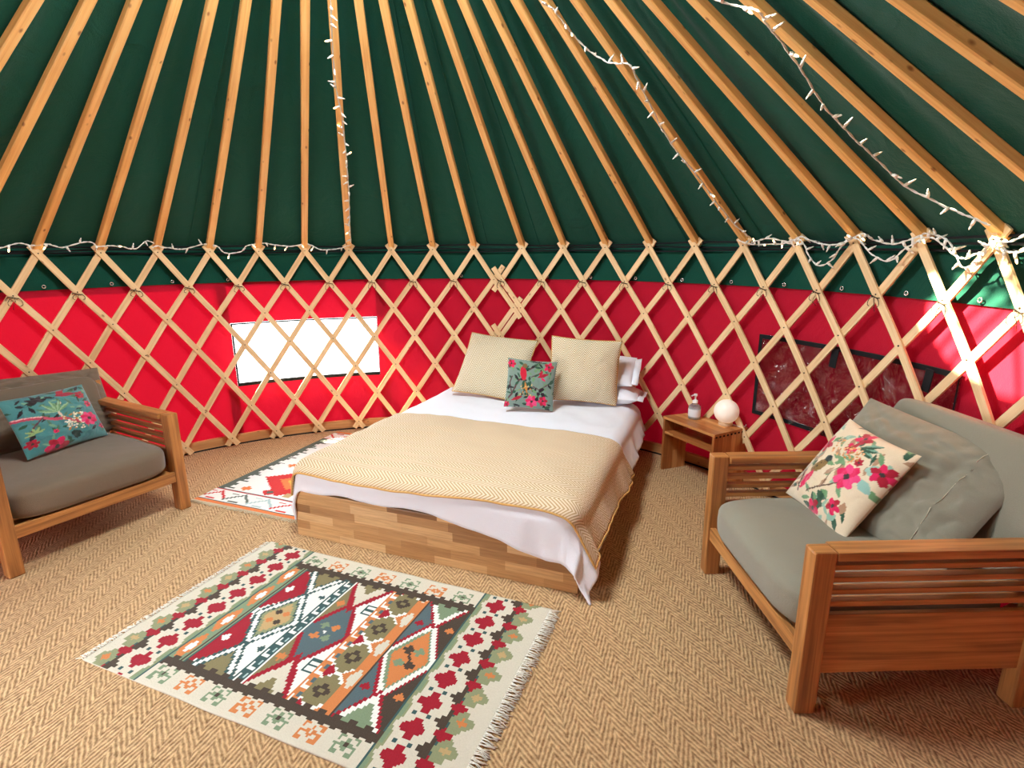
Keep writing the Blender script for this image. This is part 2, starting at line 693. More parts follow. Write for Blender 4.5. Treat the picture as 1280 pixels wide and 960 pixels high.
hem(W1, w1, radw(.8) - .006, bot=.03, left=.014, right=.006)
mb = MB()
P, U = [], []
for i in range(25):
    z = W2[2] + (W2[3] - W2[2]) * i / 24
    row, ur = [], []
    for j in range(61):
        th = W2[0] + (W2[1] - W2[0]) * j / 60
        e = min(1, 6 * min(i / 24, 1 - i / 24, j / 60, 1 - j / 60))
        r = radw(z) - .014 + e * (.012 * nz(th * 14, z * 6, 2) + .007 * nz(th * 35 + z * 9, z * 16, 4))
        row.append(cyl(th, r, z)); ur.append((th * RAD, z))
    P.append(row); U.append(ur)
mb.grid(P, U)
w2 = struct(mb.build('window_2', MT['pvc'], recalc=False))
w2['label'] = 'clear crinkled plastic window edged in black right of the bed, flap closed'
hem(W2, w2, radw(.8) - .016, .028, .028, .026, .01)
for a in (71.5, 83.5):
    mb = MB()
    mb.box((0, 0, 0), (.045, .006, .11), 2, .002)
    o = mb.build('window_tab', MT['dark'], w2)
    o.location = cyl(D2R(a), 2.745, W2[3] - .065)
    o.rotation_euler = (0, .1, -D2R(a))

# ------------------------------------------------------------------ lattice
HZ = [1.597, 1.3376, 1.0986, .8471, .5918, .3319, .075]
q_a = (-1.0070, .0636, .0073)


def node(r, c, sec):
    th = q_a[0] + q_a[1] * c + q_a[2] * c * c / 100 - .0012 * r + (.024 if sec else 0)
    k = max(0, min(5, int(math.floor(r))))
    z = HZ[k] + (HZ[k + 1] - HZ[k]) * (r - k) if r <= 6 else HZ[6] - .25 * (r - 6)
    if r < 0:
        z = HZ[0] - .25 * r
    z += .0672 * c / 100 + .0605 * c * c / 1e4
    return th, RAD - .0059 * max(0, min(6, r)), z


def lath(r0, r1, c0, s, sec, inner, parent):
    n = max(2, int((r1 - r0) * 3) + 1)
    w, tk = .021, .011
    roff = -.0115 if inner else .0
    P = [[], [], [], []]
    pts = []
    for i in range(n + 1):
        r = r0 + (r1 - r0) * i / n
        pts.append((node(r, c0 + s * r, sec)))
    L = 0
    secs = []
    for i, (th, R_, z) in enumerate(pts):
        a = pts[max(0, i - 1)]; b = pts[min(n, i + 1)]
        dth = (b[0] - a[0]) * R_; dz = b[2] - a[2]
        l = math.hypot(dth, dz)
        tx, tz = dth / l, dz / l
        nx, nzv = -tz, tx
        if i:
            L += l / 2
        ring = []
        for (sw, rr) in ((-1, roff), (-1, roff + tk), (1, roff + tk), (1, roff)):
            ring.append(cyl(th + sw * nx * w / R_, R_ + rr, z + sw * nzv * w))
        secs.append((ring, L))
    mb = MB()
    for k in range(4):
        k2 = (k + 1) % 4
        b = len(mb.v)
        for ring, l in secs:
            mb.v.append(ring[k]); mb.v.append(ring[k2])
        vv = (0, .011, .053, .064, .106)
        for i in range(n):
            v0, v1 = vv[k], vv[k + 1]
            mb.face([b + 2 * i, b + 2 * i + 1, b + 2 * i + 3, b + 2 * i + 2],
                    [(secs[i][1], v0), (secs[i][1], v1), (secs[i + 1][1], v1), (secs[i + 1][1], v0)], 0, False)
    for ring, l in (secs[0], secs[-1]):
        b = len(mb.v)
        mb.v.extend(ring)
        mb.face([b, b + 1, b + 2, b + 3], [(l, 0), (l, .01), (l + .01, .01), (l + .01, 0)])
    return mb.build('lath', MT['lath'], parent)


mbs = MB()
mbs.lathe([(0.0001, 0), (.0042, 0), (.0042, .003), (.0001, .0035)], 8)
screw0 = None
PANELS = []
for sec, lo, hi, lab in ((0, -12, 20.35, 'pale wooden lattice panel on the left half of the tent wall'),
                         (1, 18.6, 50, 'pale wooden lattice panel on the right half of the tent wall')):
    pn = thing('lattice_panel', lab, 'trellis', 'lattice wall panels', (CX, CY, 0))
    PANELS.append(pn)
    for s in (1, -1):
        for c0 in range(-24, 64, 2):
            # c = c0 + s r inside [lo,hi]
            if s == 1:
                r0, r1 = lo - c0, hi - c0
            else:
                h_ = 19.45 if (sec == 0 and c0 == 20) else hi
                r0, r1 = c0 - h_, c0 - lo
            r0 = max(r0, -.20); r1 = min(r1, 6.24)
            if r1 - r0 < .6:
                continue
            o = lath(r0, r1, c0, s, sec, s == 1, pn)
            for v in o.data.vertices:
                v.co.x -= CX; v.co.y -= CY
            if s == 1:
                for r in range(0, 7):
                    if r0 <= r <= r1:
                        th, R_, z = node(r, c0 + r, sec)
                        if screw0 is None:
                            screw0 = mbs.build('screw', MT['screw'], o)
                            sc = screw0
                        else:
                            sc = copy_mesh_obj(screw0, o)
                        p = cyl(th, R_ - .0115, z)
                        sc.location = (p[0] - CX, p[1] - CY, p[2])
                        # lathe axis z -> inward
                        sc.rotation_euler = (PI / 2, 0, -th)

# cords tied at the crossings in the second row
tie_i = 0
ORD = ['first', 'second', 'third', 'fourth', 'fifth', 'sixth', 'seventh', 'eighth', 'ninth', 'tenth', 'eleventh', 'twelfth', 'thirteenth',
       'fourteenth', 'fifteenth', 'sixteenth', 'seventeenth', 'eighteenth', 'nineteenth', 'twentieth', 'twenty-first', 'twenty-second', 'twenty-third', 'twenty-fourth', 'twenty-fifth']
random.seed(5)
for c in range(-1, 41, 2):
    th, R_, z = node(1, c, c >= 19)
    mb = MB()
    loop = []
    for k in range(13):
        a = 2 * PI * k / 12
        loop.append(cyl(th + .030 * cos(a) / R_, R_ - .004 + .016 * sin(a), z - .012 + .006 * sin(2 * a)))
    mb.tube(loop, .0025, 5)
    for sgn in (-1, 1):
        ln = random.uniform(.035, .065)
        wd = random.uniform(.012, .022)
        pts = []
        for k in range(11):
            a = PI * k / 10
            x = sgn * (.006 + wd * sin(a) + .016 * sin(a / 2))
            pts.append(cyl(th + x / R_, R_ - .022, z - .014 - ln * (.5 - .5 * cos(a * 1.0)) * (1 if k < 8 else .9)))
        mb.tube(pts, .0018, 5)
    pts = [cyl(th + (.004 * k * random.choice((-1, 1))) / R_, R_ - .022, z - .014 - .018 * k) for k in range(5)]
    mb.tube(pts, .0016, 5)
    o = mb.build('cord_tie', MT['cord'])
    tag(o, 'dark cord tie on the lattice along the green and red seam, %s from the left' % ORD[tie_i], 'cord', 'cord ties on the lattice crossings')
    tie_i += 1

# ------------------------------------------------------------------ roof poles and crown
pole_ct = 0
for c in range(-8, 52, 2):
    th, R_, z = node(0, c, c >= 20)
    A = Vector(cyl(th, R_ + .012, z + .032))
    d = Vector((AX - A.x, AY - A.y, 0))
    D = d.length
    d.normalize()
    dirv = Vector((d.x, d.y, SLOPE)).normalized()
    L = (D - .47) * math.sqrt(1 + SLOPE ** 2)
    side = dirv.cross(Vector((0, 0, 1))).normalized()
    nrm = side.cross(dirv).normalized()
    tw = .18 * nz(c * 1.7, 2.2)
    w, h = .0235, .019
    mb = MB()
    nseg = 10
    s2 = side * cos(tw) + nrm * sin(tw)
    n2 = -side * sin(tw) + nrm * cos(tw)
    secs = []
    bow = .006 * nz(c * .9, 7)
    for i in range(nseg + 1):
        f = i / nseg
        p = A + dirv * (L * f - .035 * (1 - f)) + side * bow * sin(PI * f)
        ring = []
        b_ = .0045
        for (x, y) in ((-w + b_, -h), (w - b_, -h), (w, -h + b_), (w, h - b_), (w - b_, h), (-w + b_, h), (-w, h - b_), (-w, -h + b_)):
            ring.append(p + s2 * x + n2 * y)
        secs.append((ring, L * f))
    vv = [0, .045, .05, .085, .09, .135, .14, .175, .18]
    for k in range(8):
        b = len(mb.v)
        for ring, l in secs:
            mb.v.append(tuple(ring[k])); mb.v.append(tuple(ring[(k + 1) % 8]))
        for i in range(nseg):
            mb.face([b + 2 * i, b + 2 * i + 1, b + 2 * i + 3, b + 2 * i + 2],
                    [(secs[i][1], vv[k]), (secs[i][1], vv[k + 1]), (secs[i + 1][1], vv[k + 1]), (secs[i + 1][1], vv[k])])
    for ring, l in (secs[0], secs[-1]):
        b = len(mb.v)
        mb.v.extend([tuple(p) for p in ring])
        mb.face(list(range(b, b + 8)), [(l, .01 * q) for q in range(8)])
    o = mb.build('roof_pole', MT['pole'])
    if c < -4:
        lab = 'pine roof pole beyond the left edge of the photo, %s one out' % {-6: 'nearest', -8: 'second'}[c]
    elif c > 44:
        lab = 'pine roof pole beyond the right edge of the photo, %s one out' % {46: 'nearest', 48: 'second', 50: 'third'}[c]
    else:
        extra = {12: ', with a light string', 30: ', with a light string', 38: ', above tangled lights'}.get(c, '')
        lab = 'pine roof pole, %s from the left of the photo%s' % (ORD[pole_ct], extra)
        pole_ct += 1
    tag(o, lab, 'pole', 'pine poles under the tent roof')

crown = thing('crown_wheel', 'round wooden crown ring where the roof poles meet, above the photo', 'crown ring', None, (AX, AY, 3.42))
mb = MB()
mb.lathe([(.43, -.05), (.50, -.05), (.50, .05), (.43, .05), (.43, -.05)], 48)
mb.build('ring', MT['pole'], crown)
for k in range(3):
    for s in (-1, 1):
        a = PI * k / 3 + .3
        mb = MB()
        dxy = Vector((cos(a), sin(a), 0)); pr_ = Vector((-sin(a), cos(a), 0)) * (.045 * s)
        pts = [dxy * (x) + pr_ + Vector((0, 0, .05 + .12 * (1 - (x / .46) ** 2))) for x in frange(-.46, .46, 12)]
        mb.tube(pts, .014, 6)
        mb.build('spoke', MT['pole'], crown)

# ------------------------------------------------------------------ fairy lights
mb = MB()
mb.tube([(0, 0, 0), (0, 0, .007), (0, 0, .020)], [.0042, .0055, .0048], 8, 0)
mb.tube([(0, 0, .020), (0, 0, .030), (0, 0, .036)], [.0034, .0030, .0006], 6, 0)
bulb_off = mb
t_ = NT('frosted_bulb')
b = t_.bsdf(srgb(246, 246, 240), .25)
MT['bulb'] = t_.m
mb2 = MB()
mb2.tube([(0, 0, 0), (0, 0, .007), (0, 0, .020)], [.0042, .0055, .0048], 8, 0)
mb2.tube([(0, 0, .020), (0, 0, .030), (0, 0, .036)], [.0036, .0036, .001], 6, 1)
bulb_src = [None, None]


def catmull(pts, k=6):
    pts = [Vector(p) for p in pts]
    out = []
    for i in range(len(pts) - 1):
        p0, p1, p2, p3 = pts[max(0, i - 1)], pts[i], pts[i + 1], pts[min(len(pts) - 1, i + 2)]
        for j in range(k):
            t = j / k
            out.append(.5 * ((2 * p1) + (p2 - p0) * t + (2 * p0 - 5 * p1 + 4 * p2 - p3) * t * t + (3 * p1 - p0 - 3 * p2 + p3) * t ** 3))
    out.append(pts[-1])
    return out


def light_string(pts, label, every, litp, seed, inward=True, wr=.0027):
    rng = random.Random(seed)
    st = thing('fairy_light_string', label, 'fairy lights', 'strings of white fairy lights')
    pts = catmull(pts)
    mb = MB()
    a_, b_ = [], []
    for i, p in enumerate(pts):
        o = Vector((nz(i * .35, seed), nz(i * .35, seed + 3), nz(i * .35, seed + 6))) * .010
        tw = Vector((cos(i * 1.3), sin(i * 1.3) * .4, sin(i * 1.3))) * .0028
        a_.append(p + o * .5 + tw); b_.append(p + o * .5 - tw)
    mb.tube(a_, wr, 5); mb.tube(b_, wr, 5)
    mb.build('cable', MT['fairywire'], st)
    acc = 0
    for i in range(1, len(pts)):
        acc += (pts[i] - pts[i - 1]).length
        if acc > every:
            acc = rng.uniform(-.3, .3) * every
            lit = rng.random() < litp
            if bulb_src[lit] is None:
                o = (mb2 if lit else bulb_off).build('bulb', [MT['bulb'], MT['lit']] if lit else MT['bulb'], st)
                bulb_src[lit] = o
            else:
                o = copy_mesh_obj(bulb_src[lit], st)
            o.location = pts[i]
            o.scale = (1.25, 1.25, 1.25)
            tang = (pts[i] - pts[i - 1]).normalized()
            d = Vector((rng.uniform(-1, 1), rng.uniform(-1, .2), rng.uniform(-1, .7)))
            d = (d - tang * d.dot(tang) * .6).normalized()
            o.rotation_euler = d.to_track_quat('Z', 'Y').to_euler()
    return st


def rim(angz, r=2.695):
    return [cyl(D2R(a), r, z) for a, z in angz]

light_string([(-0.898, 3.180, 2.979), (-0.943, 3.296, 2.883), (-1.006, 3.494, 2.720), (-1.059, 3.686, 2.564), (-1.076, 3.828, 2.452), (-1.108, 3.961, 2.345), (-1.147, 4.117, 2.219), (-1.211, 4.349, 2.030), (-1.273, 4.545, 1.869), (-1.349, 4.786, 1.672)],
             'white fairy light string running straight down a roof pole left of centre', .045, .04, 1)
light_string([(0.094, 2.984, 2.823), (0.146, 3.024, 2.772), (0.204, 3.024, 2.738), (0.245, 3.043, 2.703), (0.308, 3.080, 2.646), (0.393, 3.105, 2.582), (0.463, 3.105, 2.538), (0.532, 3.075, 2.507), (0.586, 3.024, 2.491), (0.644, 3.074, 2.433), (0.677, 3.107, 2.397), (0.746, 3.170, 2.324), (0.840, 3.261, 2.224), (0.946, 3.331, 2.124), (1.057, 3.376, 2.032), (1.185, 3.451, 1.916), (1.295, 3.508, 1.819), (1.390, 3.545, 1.740), (1.475, 3.557, 1.678)],
             'white fairy light string looping over roof poles above the bed', .062, .04, 2)
light_string([(0.726, 2.353, 2.541), (0.771, 2.345, 2.506), (0.837, 2.274, 2.457), (0.884, 2.219, 2.421), (0.925, 2.241, 2.388), (0.985, 2.254, 2.341), (1.088, 2.293, 2.259), (1.207, 2.352, 2.163), (1.310, 2.376, 2.081), (1.404, 2.382, 2.007), (1.493, 2.379, 1.937), (1.607, 2.382, 1.848), (1.675, 2.330, 1.796), (1.741, 2.278, 1.746), (1.784, 2.226, 1.713), (1.824, 2.182, 1.681)],
             'white fairy light string sagging from the upper right roof poles to the eave', .075, .12, 3)
light_string(rim([(-62.64, 1.640), (-61.85, 1.631), (-59.81, 1.660), (-58.31, 1.646), (-56.68, 1.656), (-55.02, 1.636), (-51.97, 1.673), (-50.72, 1.642), (-49.31, 1.647), (-47.42, 1.636), (-46.00, 1.625), (-44.35, 1.682), (-42.75, 1.642), (-40.70, 1.625), (-39.35, 1.624), (-36.39, 1.660), (-34.55, 1.642), (-33.59, 1.593), (-31.27, 1.598), (-30.04, 1.648), (-27.62, 1.667), (-25.61, 1.654), (-22.77, 1.641), (-20.87, 1.667), (-20.09, 1.660), (-18.41, 1.618), (-16.78, 1.614), (-14.56, 1.627), (-12.99, 1.653)]),
             'white fairy light string draped along the left top of the lattice', .085, .35, 4)
light_string(rim([(56.28, 1.657), (58.45, 1.630), (62.79, 1.628), (64.81, 1.654), (66.00, 1.640), (67.00, 1.567), (68.64, 1.506), (70.41, 1.538), (71.28, 1.602), (72.69, 1.651), (73.88, 1.634), (75.53, 1.569), (77.83, 1.539), (79.35, 1.593), (81.03, 1.636), (82.34, 1.645), (83.81, 1.609), (85.30, 1.565), (86.59, 1.559), (88.07, 1.592), (88.95, 1.623), (90.42, 1.622), (91.98, 1.650)]),
             'white fairy light string looping low along the right top of the lattice', .055, .15, 5)
light_string(rim([(58.43, 1.640), (60.92, 1.663), (63.93, 1.641), (65.58, 1.667), (67.92, 1.634), (70.15, 1.619), (72.20, 1.643), (73.95, 1.674), (75.47, 1.641), (77.81, 1.619), (80.08, 1.644), (81.81, 1.663), (84.17, 1.626), (85.91, 1.525), (87.37, 1.534), (88.23, 1.592), (88.62, 1.642), (89.78, 1.598), (91.24, 1.580), (92.54, 1.612)], 2.70),
             'white fairy light string tangled round the lattice tops at the far right', .05, .2, 6)


# ------------------------------------------------------------------ sofas
def cushion_block(lx, ly, lz, e1=.22, e2=.28, amp=.006, seed=0, n=34, m=60, crown_=.0):
    """soft box: superellipsoid with wrinkles; centre at origin"""
    mb = MB()
    P, U = [], []
    sp = lambda w, e: math.copysign(abs(w) ** e, w)
    for i in range(n + 1):
        ph = -PI / 2 + PI * i / n
        # denser sampling near the rims
        row, ur = [], []
        for j in range(m):
            th = 2 * PI * j / m
            x = lx / 2 * sp(cos(ph), e1) * sp(cos(th), e2)
            y = ly / 2 * sp(cos(ph), e1) * sp(sin(th), e2)
            z = lz / 2 * sp(sin(ph), e1)
            k = amp * (nz(x * 6 + seed, y * 6, z * 7) + .6 * nz(x * 15, y * 15 + seed, z * 15))
            cr = crown_ * max(0, 1 - (2 * x / lx) ** 2) * max(0, 1 - (2 * y / ly) ** 2)
            row.append((x * (1 + k / lx * 2), y * (1 + k / ly * 2), z + (k + cr) * (1 if z > 0 else -.3)))
            ur.append((x, y))
        P.append(row); U.append(ur)
    mb.grid(P, U, 0, True, False, True)
    return mb


def make_sofa(label, loc, rz, cm, bh=.58):
    t = thing('futon_sofa', label, 'sofa', 'wooden framed futon sofas', loc, rz)
    H, W, DP = .632, .467, .86
    T = MT['teak']
    for y in (-1, 1):
        for k, x in enumerate((.0375, DP - .0375)):
            mb = MB()
            mb.box((x, y * (W - .033), (H - (0 if k == 0 else .033)) / 2), (.075, .066, H - (0 if k == 0 else .033)), 2, .008)
            mb.build('leg', T, t)
        mb = MB()
        mb.box((.075 + (DP - .075) / 2, y * (W - .040), H - .0165), (DP - .077, .08, .033), 0, .006)
        mb.build('armrest', T, t)
        for z in (.566, .520, .474, .428):
            mb = MB()
            mb.box((DP / 2, y * (W - .036), z), (DP - .14, .036, .020), 0, .003)
            mb.build('slat', T, t)
        mb = MB()
        mb.box((DP / 2, y * (W - .028), .272), (DP - .14, .024, .232), 0, .004)
        mb.build('side_panel', T, t)
    mb = MB()
    mb.box((.024, 0, .226), (.03, 2 * (W - .062), .066), 1, .006)
    mb.build('front_rail', T, t)
    mb = MB()
    mb.box((DP - .03, 0, .226), (.03, 2 * (W - .062), .066), 1, .004)
    mb.build('back_rail', T, t)
    for k in range(7):
        mb = MB()
        mb.box((.10 + k * .105, 0, .236), (.07, 2 * (W - .062), .018), 1, .002)
        mb.build('seat_slat', T, t)
    mb = MB()
    for z in (.40, .52, .64, .72):
        mb.box((DP + .005 + (z - .4) * .02, 0, z), (.02, 2 * (W - .01), .06), 1, .003)
    mb.build('backrest_frame', T, t)
    mb = cushion_block(.82, 2 * (W - .060), .20, .42, .32, .004, 1, crown_=.012)
    o = mb.build('seat_cushion', cm, t)
    o.location = (.400, 0, .345)
    mb = cushion_block(bh, 2 * (W - .05), .13, .30, .20, .004, 7, crown_=.012)
    o = mb.build('back_cushion', cm, t)
    o.location = (.83, 0, .37 + bh * .47)
    o.rotation_euler = (0, -D2R(76), 0)
    return t


make_sofa('wooden slatted sofa with grey seat cushion at right beside the nightstand', (.978, 2.087, 0), .025, MT['sofa_lit'])
make_sofa('wooden slatted sofa with grey seat cushion at left beside the red patterned rug', (-2.305, 2.8825, 0), D2R(150.7), MT['sofa'], .44)


# ------------------------------------------------------------------ cushions
def pose(loc, yaw, lean, spin):
    return Matrix.Translation(loc) @ Matrix.Rotation(yaw, 4, 'Z') @ Matrix.Rotation(-lean, 4, 'X') @ Matrix.Rotation(spin, 4, 'Y')


def pillow_mesh(w, h, tk, n=40, pinch=.07, amp=.006, seed=0, paint=None, back=None, sag=0.0):
    """two puffed faces meeting in a seam; front faces -y. paint(u,v)->rgb"""
    mb = MB()
    cols = []
    for side in (-1, 1):
        P, U = [], []
        for i in range(n + 1):
            v = -1 + 2 * i / n
            v = sin(v * PI / 2) * .35 + v * .65
            row, ur = [], []
            for j in range(n + 1):
                u = -1 + 2 * j / n
                u = sin(u * PI / 2) * .35 + u * .65
                puff = (max(0, 1 - abs(u) ** 3) ** .6) * (max(0, 1 - abs(v) ** 3) ** .6)
                x = w / 2 * u * (1 - pinch * (1 - v * v))
                z = h / 2 * v * (1 - pinch * (1 - u * u))
                e = min(1, 3 * (1 - max(abs(u), abs(v))))
                wr = amp * e * (nz(u * 3 + seed, v * 3, side) + .7 * nz(u * 7, v * 7 + seed, side) - .55 * max(0, .22 - abs(nz(u * 4 + v * 2.2, v * 4 - u * 1.5 + seed, 3))) * 4 * (.3 + max(abs(u), abs(v))))
                y = side * (tk / 2 * puff + wr)
                z -= sag * (1 - v) * puff * .5
                row.append((x, y, z)); ur.append((x, z))
                if paint is not None:
                    c = paint(u, v) if side == -1 or back is None else back
                    cols.append((c[0], c[1], c[2], 1))
            P.append(row); U.append(ur)
        mb.grid(P, U, 0, True, side == 1)
    return mb, (('P', cols) if paint is not None else None)


def edge_tube(w, h, pinch, r, n=20):
    pts = []
    for s in range(4):
        for k in range(n):
            a = -1 + 2 * k / n
            u, v = ((a, -1), (1, a), (-a, 1), (-1, -a))[s]
            pts.append((w / 2 * u * (1 - pinch * (1 - v * v)), 0, h / 2 * v * (1 - pinch * (1 - u * u))))
    pts.append(pts[0])
    mb = MB()
    mb.tube(pts, r, 6, caps=False)
    return mb


class Canvas:
    def __init__(s, n, bg):
        s.n = n
        s.a = np.ones((n, n, 3)) * np.array(bg[:3])
        s.y, s.x = np.mgrid[0:n, 0:n]
        s.x = s.x / (n - 1) * 2 - 1
        s.y = s.y / (n - 1) * 2 - 1

    def put(s, m, c):
        s.a[m] = c[:3]

    def ell(s, x, y, rx, ry, ang, c):
        dx, dy = s.x - x, s.y - y
        ca, sa = cos(ang), sin(ang)
        X, Y = dx * ca + dy * sa, -dx * sa + dy * ca
        s.put((X / rx) ** 2 + (Y / ry) ** 2 < 1, c)

    def leaf(s, x, y, L, W, ang, c, c2=None):
        dx, dy = s.x - x, s.y - y
        ca, sa = cos(ang), sin(ang)
        X, Y = dx * ca + dy * sa, -dx * sa + dy * ca
        t = X / L
        m = (t > 0) & (t < 1) & (abs(Y) < W * np.sin(np.clip(t, 0, 1) * PI))
        s.put(m, c)
        if c2:
            s.put(m & (Y > 0), c2)

    def line(s, pts, w, c):
        for (x0, y0), (x1, y1) in zip(pts, pts[1:]):
            L2 = (x1 - x0) ** 2 + (y1 - y0) ** 2 + 1e-9
            t = np.clip(((s.x - x0) * (x1 - x0) + (s.y - y0) * (y1 - y0)) / L2, 0, 1)
            d = np.hypot(s.x - x0 - t * (x1 - x0), s.y - y0 - t * (y1 - y0))
            s.put(d < w, c)

    def flower(s, x, y, r, c, c2, k=6, ph=0, core=None):
        for q in range(k):
            a = ph + 2 * PI * q / k
            s.ell(x + r * .55 * cos(a), y + r * .55 * sin(a), r * .5, r * .34, a, c if q % 2 else c2)
        s.ell(x, y, r * .22, r * .22, 0, core or (.05, .03, .03))

    def get(s, u, v):
        j = int(round((u + 1) / 2 * (s.n - 1))); i = int(round((v + 1) / 2 * (s.n - 1)))
        return s.a[max(0, min(s.n - 1, i)), max(0, min(s.n - 1, j))]


PINK, PINK2, RED_, DKG = srgb(226, 24, 92), srgb(240, 70, 130), srgb(176, 18, 50), srgb(40, 84, 62)
LTG, TEALC, BLK, OCH = srgb(112, 156, 110), srgb(86, 150, 146), srgb(26, 22, 30), srgb(196, 132, 62)


def speck(cv, rng, n, cols, box, r=(.015, .03)):
    for _ in range(n):
        x, y = rng.uniform(box[0], box[1]), rng.uniform(box[2], box[3])
        q = rng.uniform(*r)
        cv.ell(x, y, q, q, 0, rng.choice(cols))


def paint_bed_bird():
    cv = Canvas(150, srgb(122, 146, 136)); rng = random.Random(3)
    br = srgb(92, 58, 62)
    cv.line([(-.95, -.75), (-.75, -.45), (-.62, -.1), (-.5, .15), (-.3, .2)], .035, br)
    cv.line([(-.75, -.45), (-.88, 0), (-.8, .25)], .025, br)
    cv.line([(-.2, .55), (.1, .75), (.35, .95)], .03, br)
    cv.line([(0, .3), (.3, .45), (.55, .6)], .02, br)
    cv.line([(.1, -.1), (.35, -.2), (.6, -.05), (.8, .1)], .02, br)
    for _ in range(110):
        x, y = rng.uniform(-.95, .95), rng.uniform(-.95, .95)
        cv.leaf(x, y, rng.uniform(.16, .34), rng.uniform(.03, .06), rng.uniform(0, 6.3), rng.choice([DKG, LTG, DKG, BLK]))
    cv.ell(-.34, .42, .13, .30, .15, srgb(206, 22, 54))
    cv.ell(-.30, .74, .10, .10, 0, srgb(120, 96, 60))
    cv.leaf(-.30, .18, .5, .10, -1.45, DKG); cv.leaf(-.26, .1, .55, .05, -1.3, OCH)
    cv.leaf(.25, .30, .5, .07, .35, RED_); cv.leaf(.35, .33, .3, .06, 1.3, RED_); cv.leaf(.4, .3, .25, .05, -.6, PINK)
    cv.leaf(-.75, -.72, .5, .07, .4, RED_); cv.leaf(-.6, -.6, .25, .06, 1.2, BLK)
    cv.flower(-.85, .78, .17, PINK, RED_); cv.flower(.68, .76, .2, PINK, RED_, 5)
    cv.flower(.1, -.72, .25, PINK, PINK2, 7, .3); cv.flower(.55, -.66, .2, PINK, RED_, 6, .2)
    cv.flower(-.9, -.88, .12, RED_, PINK)
    for (x, y) in ((.42, -.25), (.52, -.38), (.34, -.38), (.5, -.18), (.3, -.62)):
        cv.ell(x, y, .075, .075, 0, srgb(40, 16, 36))
    speck(cv, rng, 30, [OCH, srgb(220, 190, 120)], (-.5, .1, -.5, 0))
    return cv


def paint_teal():
    cv = Canvas(170, srgb(74, 138, 140)); rng = random.Random(8)
    for _ in range(14):
        cv.ell(rng.uniform(-1, 1), rng.uniform(-1, 1), .2, .08, rng.uniform(0, 3), srgb(66, 126, 132))
    for _ in range(80):
        x, y = rng.uniform(-.95, .95), rng.uniform(-.95, .95)
        cv.leaf(x, y, rng.uniform(.14, .34), rng.uniform(.028, .05), rng.uniform(0, 6.3), rng.choice([srgb(120, 168, 140), DKG, srgb(80, 120, 96), BLK]))
    cv.line([(-.98, .25), (-.7, .2), (-.45, .12), (-.2, -.02), (.05, -.08), (.3, -.28), (.5, -.38)], .05, srgb(196, 70, 96))
    cv.line([(-.98, .28), (-.7, .23), (-.45, .16)], .015, srgb(240, 190, 190))
    cv.line([(-.45, .12), (-.7, -.1), (-.85, -.35)], .02, srgb(96, 60, 70))
    cv.line([(0, -.08), (-.05, .25), (.1, .5)], .03, srgb(214, 200, 176))
    for a in (2.2, 1.7, 1.2, .6, 2.8):
        cv.leaf(-.05, .2, .45, .05, a, LTG, srgb(150, 190, 150))
    for a in (.2, .9, 1.7, 2.6, 3.4):
        cv.leaf(-.35, .7, .26, .06, a, BLK)
    cv.leaf(.1, .78, .55, .08, -.1, srgb(160, 26, 60)); cv.leaf(.15, .8, .3, .07, .5, RED_)
    speck(cv, rng, 70, [srgb(236, 222, 180), OCH, srgb(250, 244, 226)], (.0, .55, -.55, .05), (.02, .035))
    cv.flower(.62, -.28, .24, PINK, PINK2, 8, .2); cv.flower(-.35, -.9, .28, PINK, RED_, 6)
    cv.flower(.8, .25, .12, RED_, PINK); cv.flower(.7, .62, .14, RED_, RED_); cv.flower(-.85, -.6, .14, RED_, srgb(150, 30, 50)); cv.flower(.92, -.62, .1, PINK, RED_)
    cv.flower(-.3, -.42, .07, PINK, PINK)
    cv.ell(.15, -.68, .09, .14, .4, srgb(24, 54, 46))
    for a in (.3, 1.0, 1.7, 2.5, 3.2):
        cv.leaf(-.72, -.32, .22, .03, a, srgb(150, 180, 120))
    return cv


